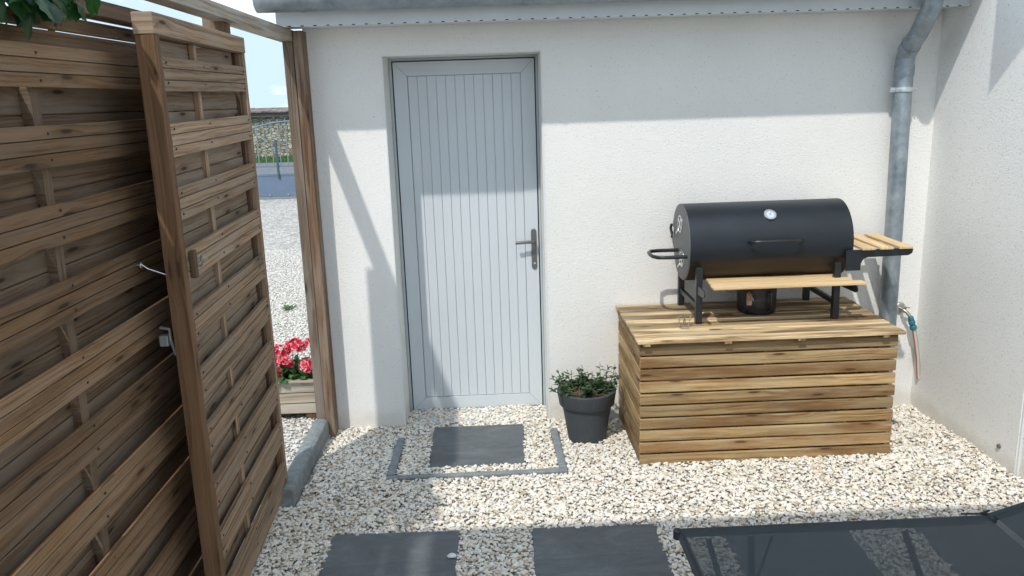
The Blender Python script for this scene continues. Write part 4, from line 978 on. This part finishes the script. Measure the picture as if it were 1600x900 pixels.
# ------------------------------------------------------------------ sun lounger
lg = thing('sun_lounger', 'dark mesh sun lounger with metal frame at the bottom right corner', 'sun lounger', (1.5, -2.4, 0))
LYB, LYF = -2.065, -2.72; LZ_ = .345; LXA, LXB = .655, 1.83; LXE = 2.45
fr_ = MB()
fr_.tube([(LXA, LYB, LZ_), (LXB-.02, LYB, LZ_)], .0165, 12); fr_.tube([(LXA, LYF, LZ_), (LXB-.02, LYF, LZ_)], .0165, 12); fr_.tube([(LXA+.006, LYB+.014, LZ_-.004), (LXA+.0065, LYF, LZ_-.004)], .0155, 12)
fr_.tube([(LXA-.004, LYB+.0, LZ_-.02), (LXA-.004, LYB, LZ_+.012)], .0185, 12)
fr_.build('seat_frame', M_loung, lg, smooth=True, ang=50)
bf = MB(); bang = R(18); bx = LXB+.0; be = Vector((bx+.68*math.cos(bang), 0, LZ_+.68*math.sin(bang)))
for y in (LYB, LYF): bf.tube([(bx, y, LZ_+.005), (be.x, y, be.z)], .017, 12)
bf.tube([(be.x, LYB, be.z), (be.x, LYF, be.z)], .017, 12); bfo = bf.build('back_frame', M_loung, lg, smooth=True)
q = MB(); q.tube([(bx, LYB+.03, LZ_+.006), (bx, LYB-.03, LZ_+.006)], .014, 12); q.tube([(bx-.1, LYB+.012, LZ_+.022), (bx-.03, LYB+.014, LZ_+.018), (bx+.01, LYB+.014, LZ_+.03)], .004, 8); q.build('hinge', M_loung, lg, smooth=True)
def cloth(x0, z0, x1, z1, name, par):
    b = bmesh.new(); me = bpy.data.meshes.new(name); nx, ny = 14, 10; vs = {}
    for i in range(nx+1):
        for j in range(ny+1):
            k, l_ = i/nx, j/ny; sag = -.016*math.sin(math.pi*k)*math.sin(math.pi*l_)
            vs[i, j] = b.verts.new((x0+(x1-x0)*k, LYB+(LYF-LYB)*l_, z0+(z1-z0)*k+.016+sag))
    for i in range(nx):
        for j in range(ny): b.faces.new((vs[i, j], vs[i+1, j], vs[i+1, j+1], vs[i, j+1]))
    b.to_mesh(me); b.free(); me.materials.append(M_cloth); me.polygons.foreach_set('use_smooth', [True]*len(me.polygons))
    o = bpy.data.objects.new(name, me); S.collection.objects.link(o); o.parent = par; o.matrix_parent_inverse = Matrix.Translation(-Vector(par.location)) if par is lg else Matrix()
    if par is not lg: pass
    return o
cloth(LXA+.004, LZ_, LXB-.012, LZ_, 'seat_fabric', lg)
cloth(bx+.012, LZ_+.006, be.x, be.z, 'back_fabric', lg)
for o_ in (): pass
lgx = [((.76, LYB-.02, LZ_-.02), (.80, LYB-.06, .17), (.83, LYB-.1, .01)), ((.92, LYB-.02, LZ_-.02), (.86, LYB-.25, .16), (.82, LYB-.42, .01)), ((1.50, LYB-.02, LZ_-.02), (1.53, LYB-.12, .17), (1.58, LYB-.25, .01)), ((1.50, LYF+.02, LZ_-.02), (1.53, LYF+.06, .17), (1.58, LYF+.10, .01)), ((.76, LYF+.02, LZ_-.02), (.80, LYF+.06, .17), (.83, LYF+.1, .01))]
for pts, rr in zip(lgx, (.011, .014, .012, .012, .011)):
    q = MB(); q.tube(pts, rr, 10); q.build('leg', M_loung, lg, smooth=True)
q = MB(); q.tube([(1.0, LYB-.02, LZ_-.02), (.86, LYB-.2, .17)], .006, 8); q.build('brace', M_loung, lg, smooth=True)
q = MB(); q.tube([(.83, LYB-.1, .012), (.83, LYF+.1, .012)], .011, 10); q.build('foot_bar', M_loung, lg, smooth=True)
q = MB(); q.tube([(1.58, LYB-.25, .012), (1.58, LYF+.1, .012)], .011, 10); q.build('foot_bar', M_loung, lg, smooth=True)
# ------------------------------------------------------------------ vine at the top of the fence
vi = thing('climbing_vine', 'broad dark green leaves hanging over the top of the fence, upper left', 'vine', (XF, -2.6, 2.2))
lf_ = MB(); stm = MB()
def vleaf(p, d, L_):
    d = d.normalized(); s_ = d.cross(Vector((1, .2, .3))).normalized(); nn = s_.cross(d); b = len(lf_.v); r = rnd.random()
    out = [(0, .0), (-.06, .22), (.12, .5), (.30, .42), (.42, .52), (.62, .34), (.78, .30), (1.0, 0), (.78, -.30), (.62, -.34), (.42, -.52), (.30, -.42), (.12, -.5), (-.06, -.22)]
    lf_.v.append(p+d*L_*.35+nn*L_*.05)
    for (a, w_) in out: lf_.v.append(p+d*L_*a+s_*L_*w_-nn*L_*(.35*w_*w_+.12*a*a))
    for i in range(len(out)): lf_.face((b, b+1+i, b+1+(i+1) % len(out)), ((0, 0),)*3, r)
for i in range(95):
    y = -2.95+.72*rnd.random(); k = (y+2.95)/.72
    z = 2.235+.045*k+rnd.uniform(-.035, .10); x = rnd.uniform(-1.28, -1.13)
    vleaf(Vector((x, y, z)), Vector((rnd.uniform(-.1, .6), rnd.uniform(-.7, .9), rnd.uniform(-.8, .15))), rnd.uniform(.065, .10))
stm.tube([(-1.24, -3.3, 2.2), (-1.2, -2.9, 2.28), (-1.17, -2.6, 2.27), (-1.17, -2.25, 2.31)], .004, 6)
stm.tube([(-1.15, -2.5, 2.26), (-1.135, -2.47, 2.21), (-1.14, -2.49, 2.175)], .0015, 5)
lf_.build('leaves', M_vleaf, vi); stm.build('stems', M_stem, vi)
# ------------------------------------------------------------------ unseen cloths added to shade the side wall and the front gravel
sl2 = MB(); T_ = Vector((2.339, -1.02, 2.635)); sl2.v += [T_, Vector((2.6, -.52, 2.66)), Vector((2.6, -2.0, 3.6)), T_+Vector((0, -1.0, .91))]; sl2.face((0, 1, 2, 3), ((0, 0),)*4, .5)  # added sheet, shaped so its shadow makes the wedge on the side wall
for p_ in list(sl2.v): sl2.v.append(p_+Vector((.002, 0, .003)))
sl2.face((4, 5, 6, 7), ((0, 0),)*4, .5)
for k in range(4): sl2.face((k, (k+1) % 4, 4+(k+1) % 4, 4+k), ((0, 0),)*4, .5)
sl2 = sl2.build('wall_shade_blocker', M_blocker, origin=tuple(T_)); tag(sl2, 'pale unseen sheet added to cast the wedge of shade on the side wall', 'shade blocker')
aw = thing('gravel_shade_blocker', 'unseen cloth added overhead to shade the front of the gravel', 'awning', (.6, -4, 2.5))
q = MB(); q.beam((.68, -3.03, 2.50), (.68, -4.3, 2.60), (1, 0, 0), 3.8, .003, r=.5); q.build('blocker_sheet', M_blocker, aw)  # added cover, out of view, there only to shade the front gravel
for o in bpy.data.objects:
    if '_o' in o: del o['_o']
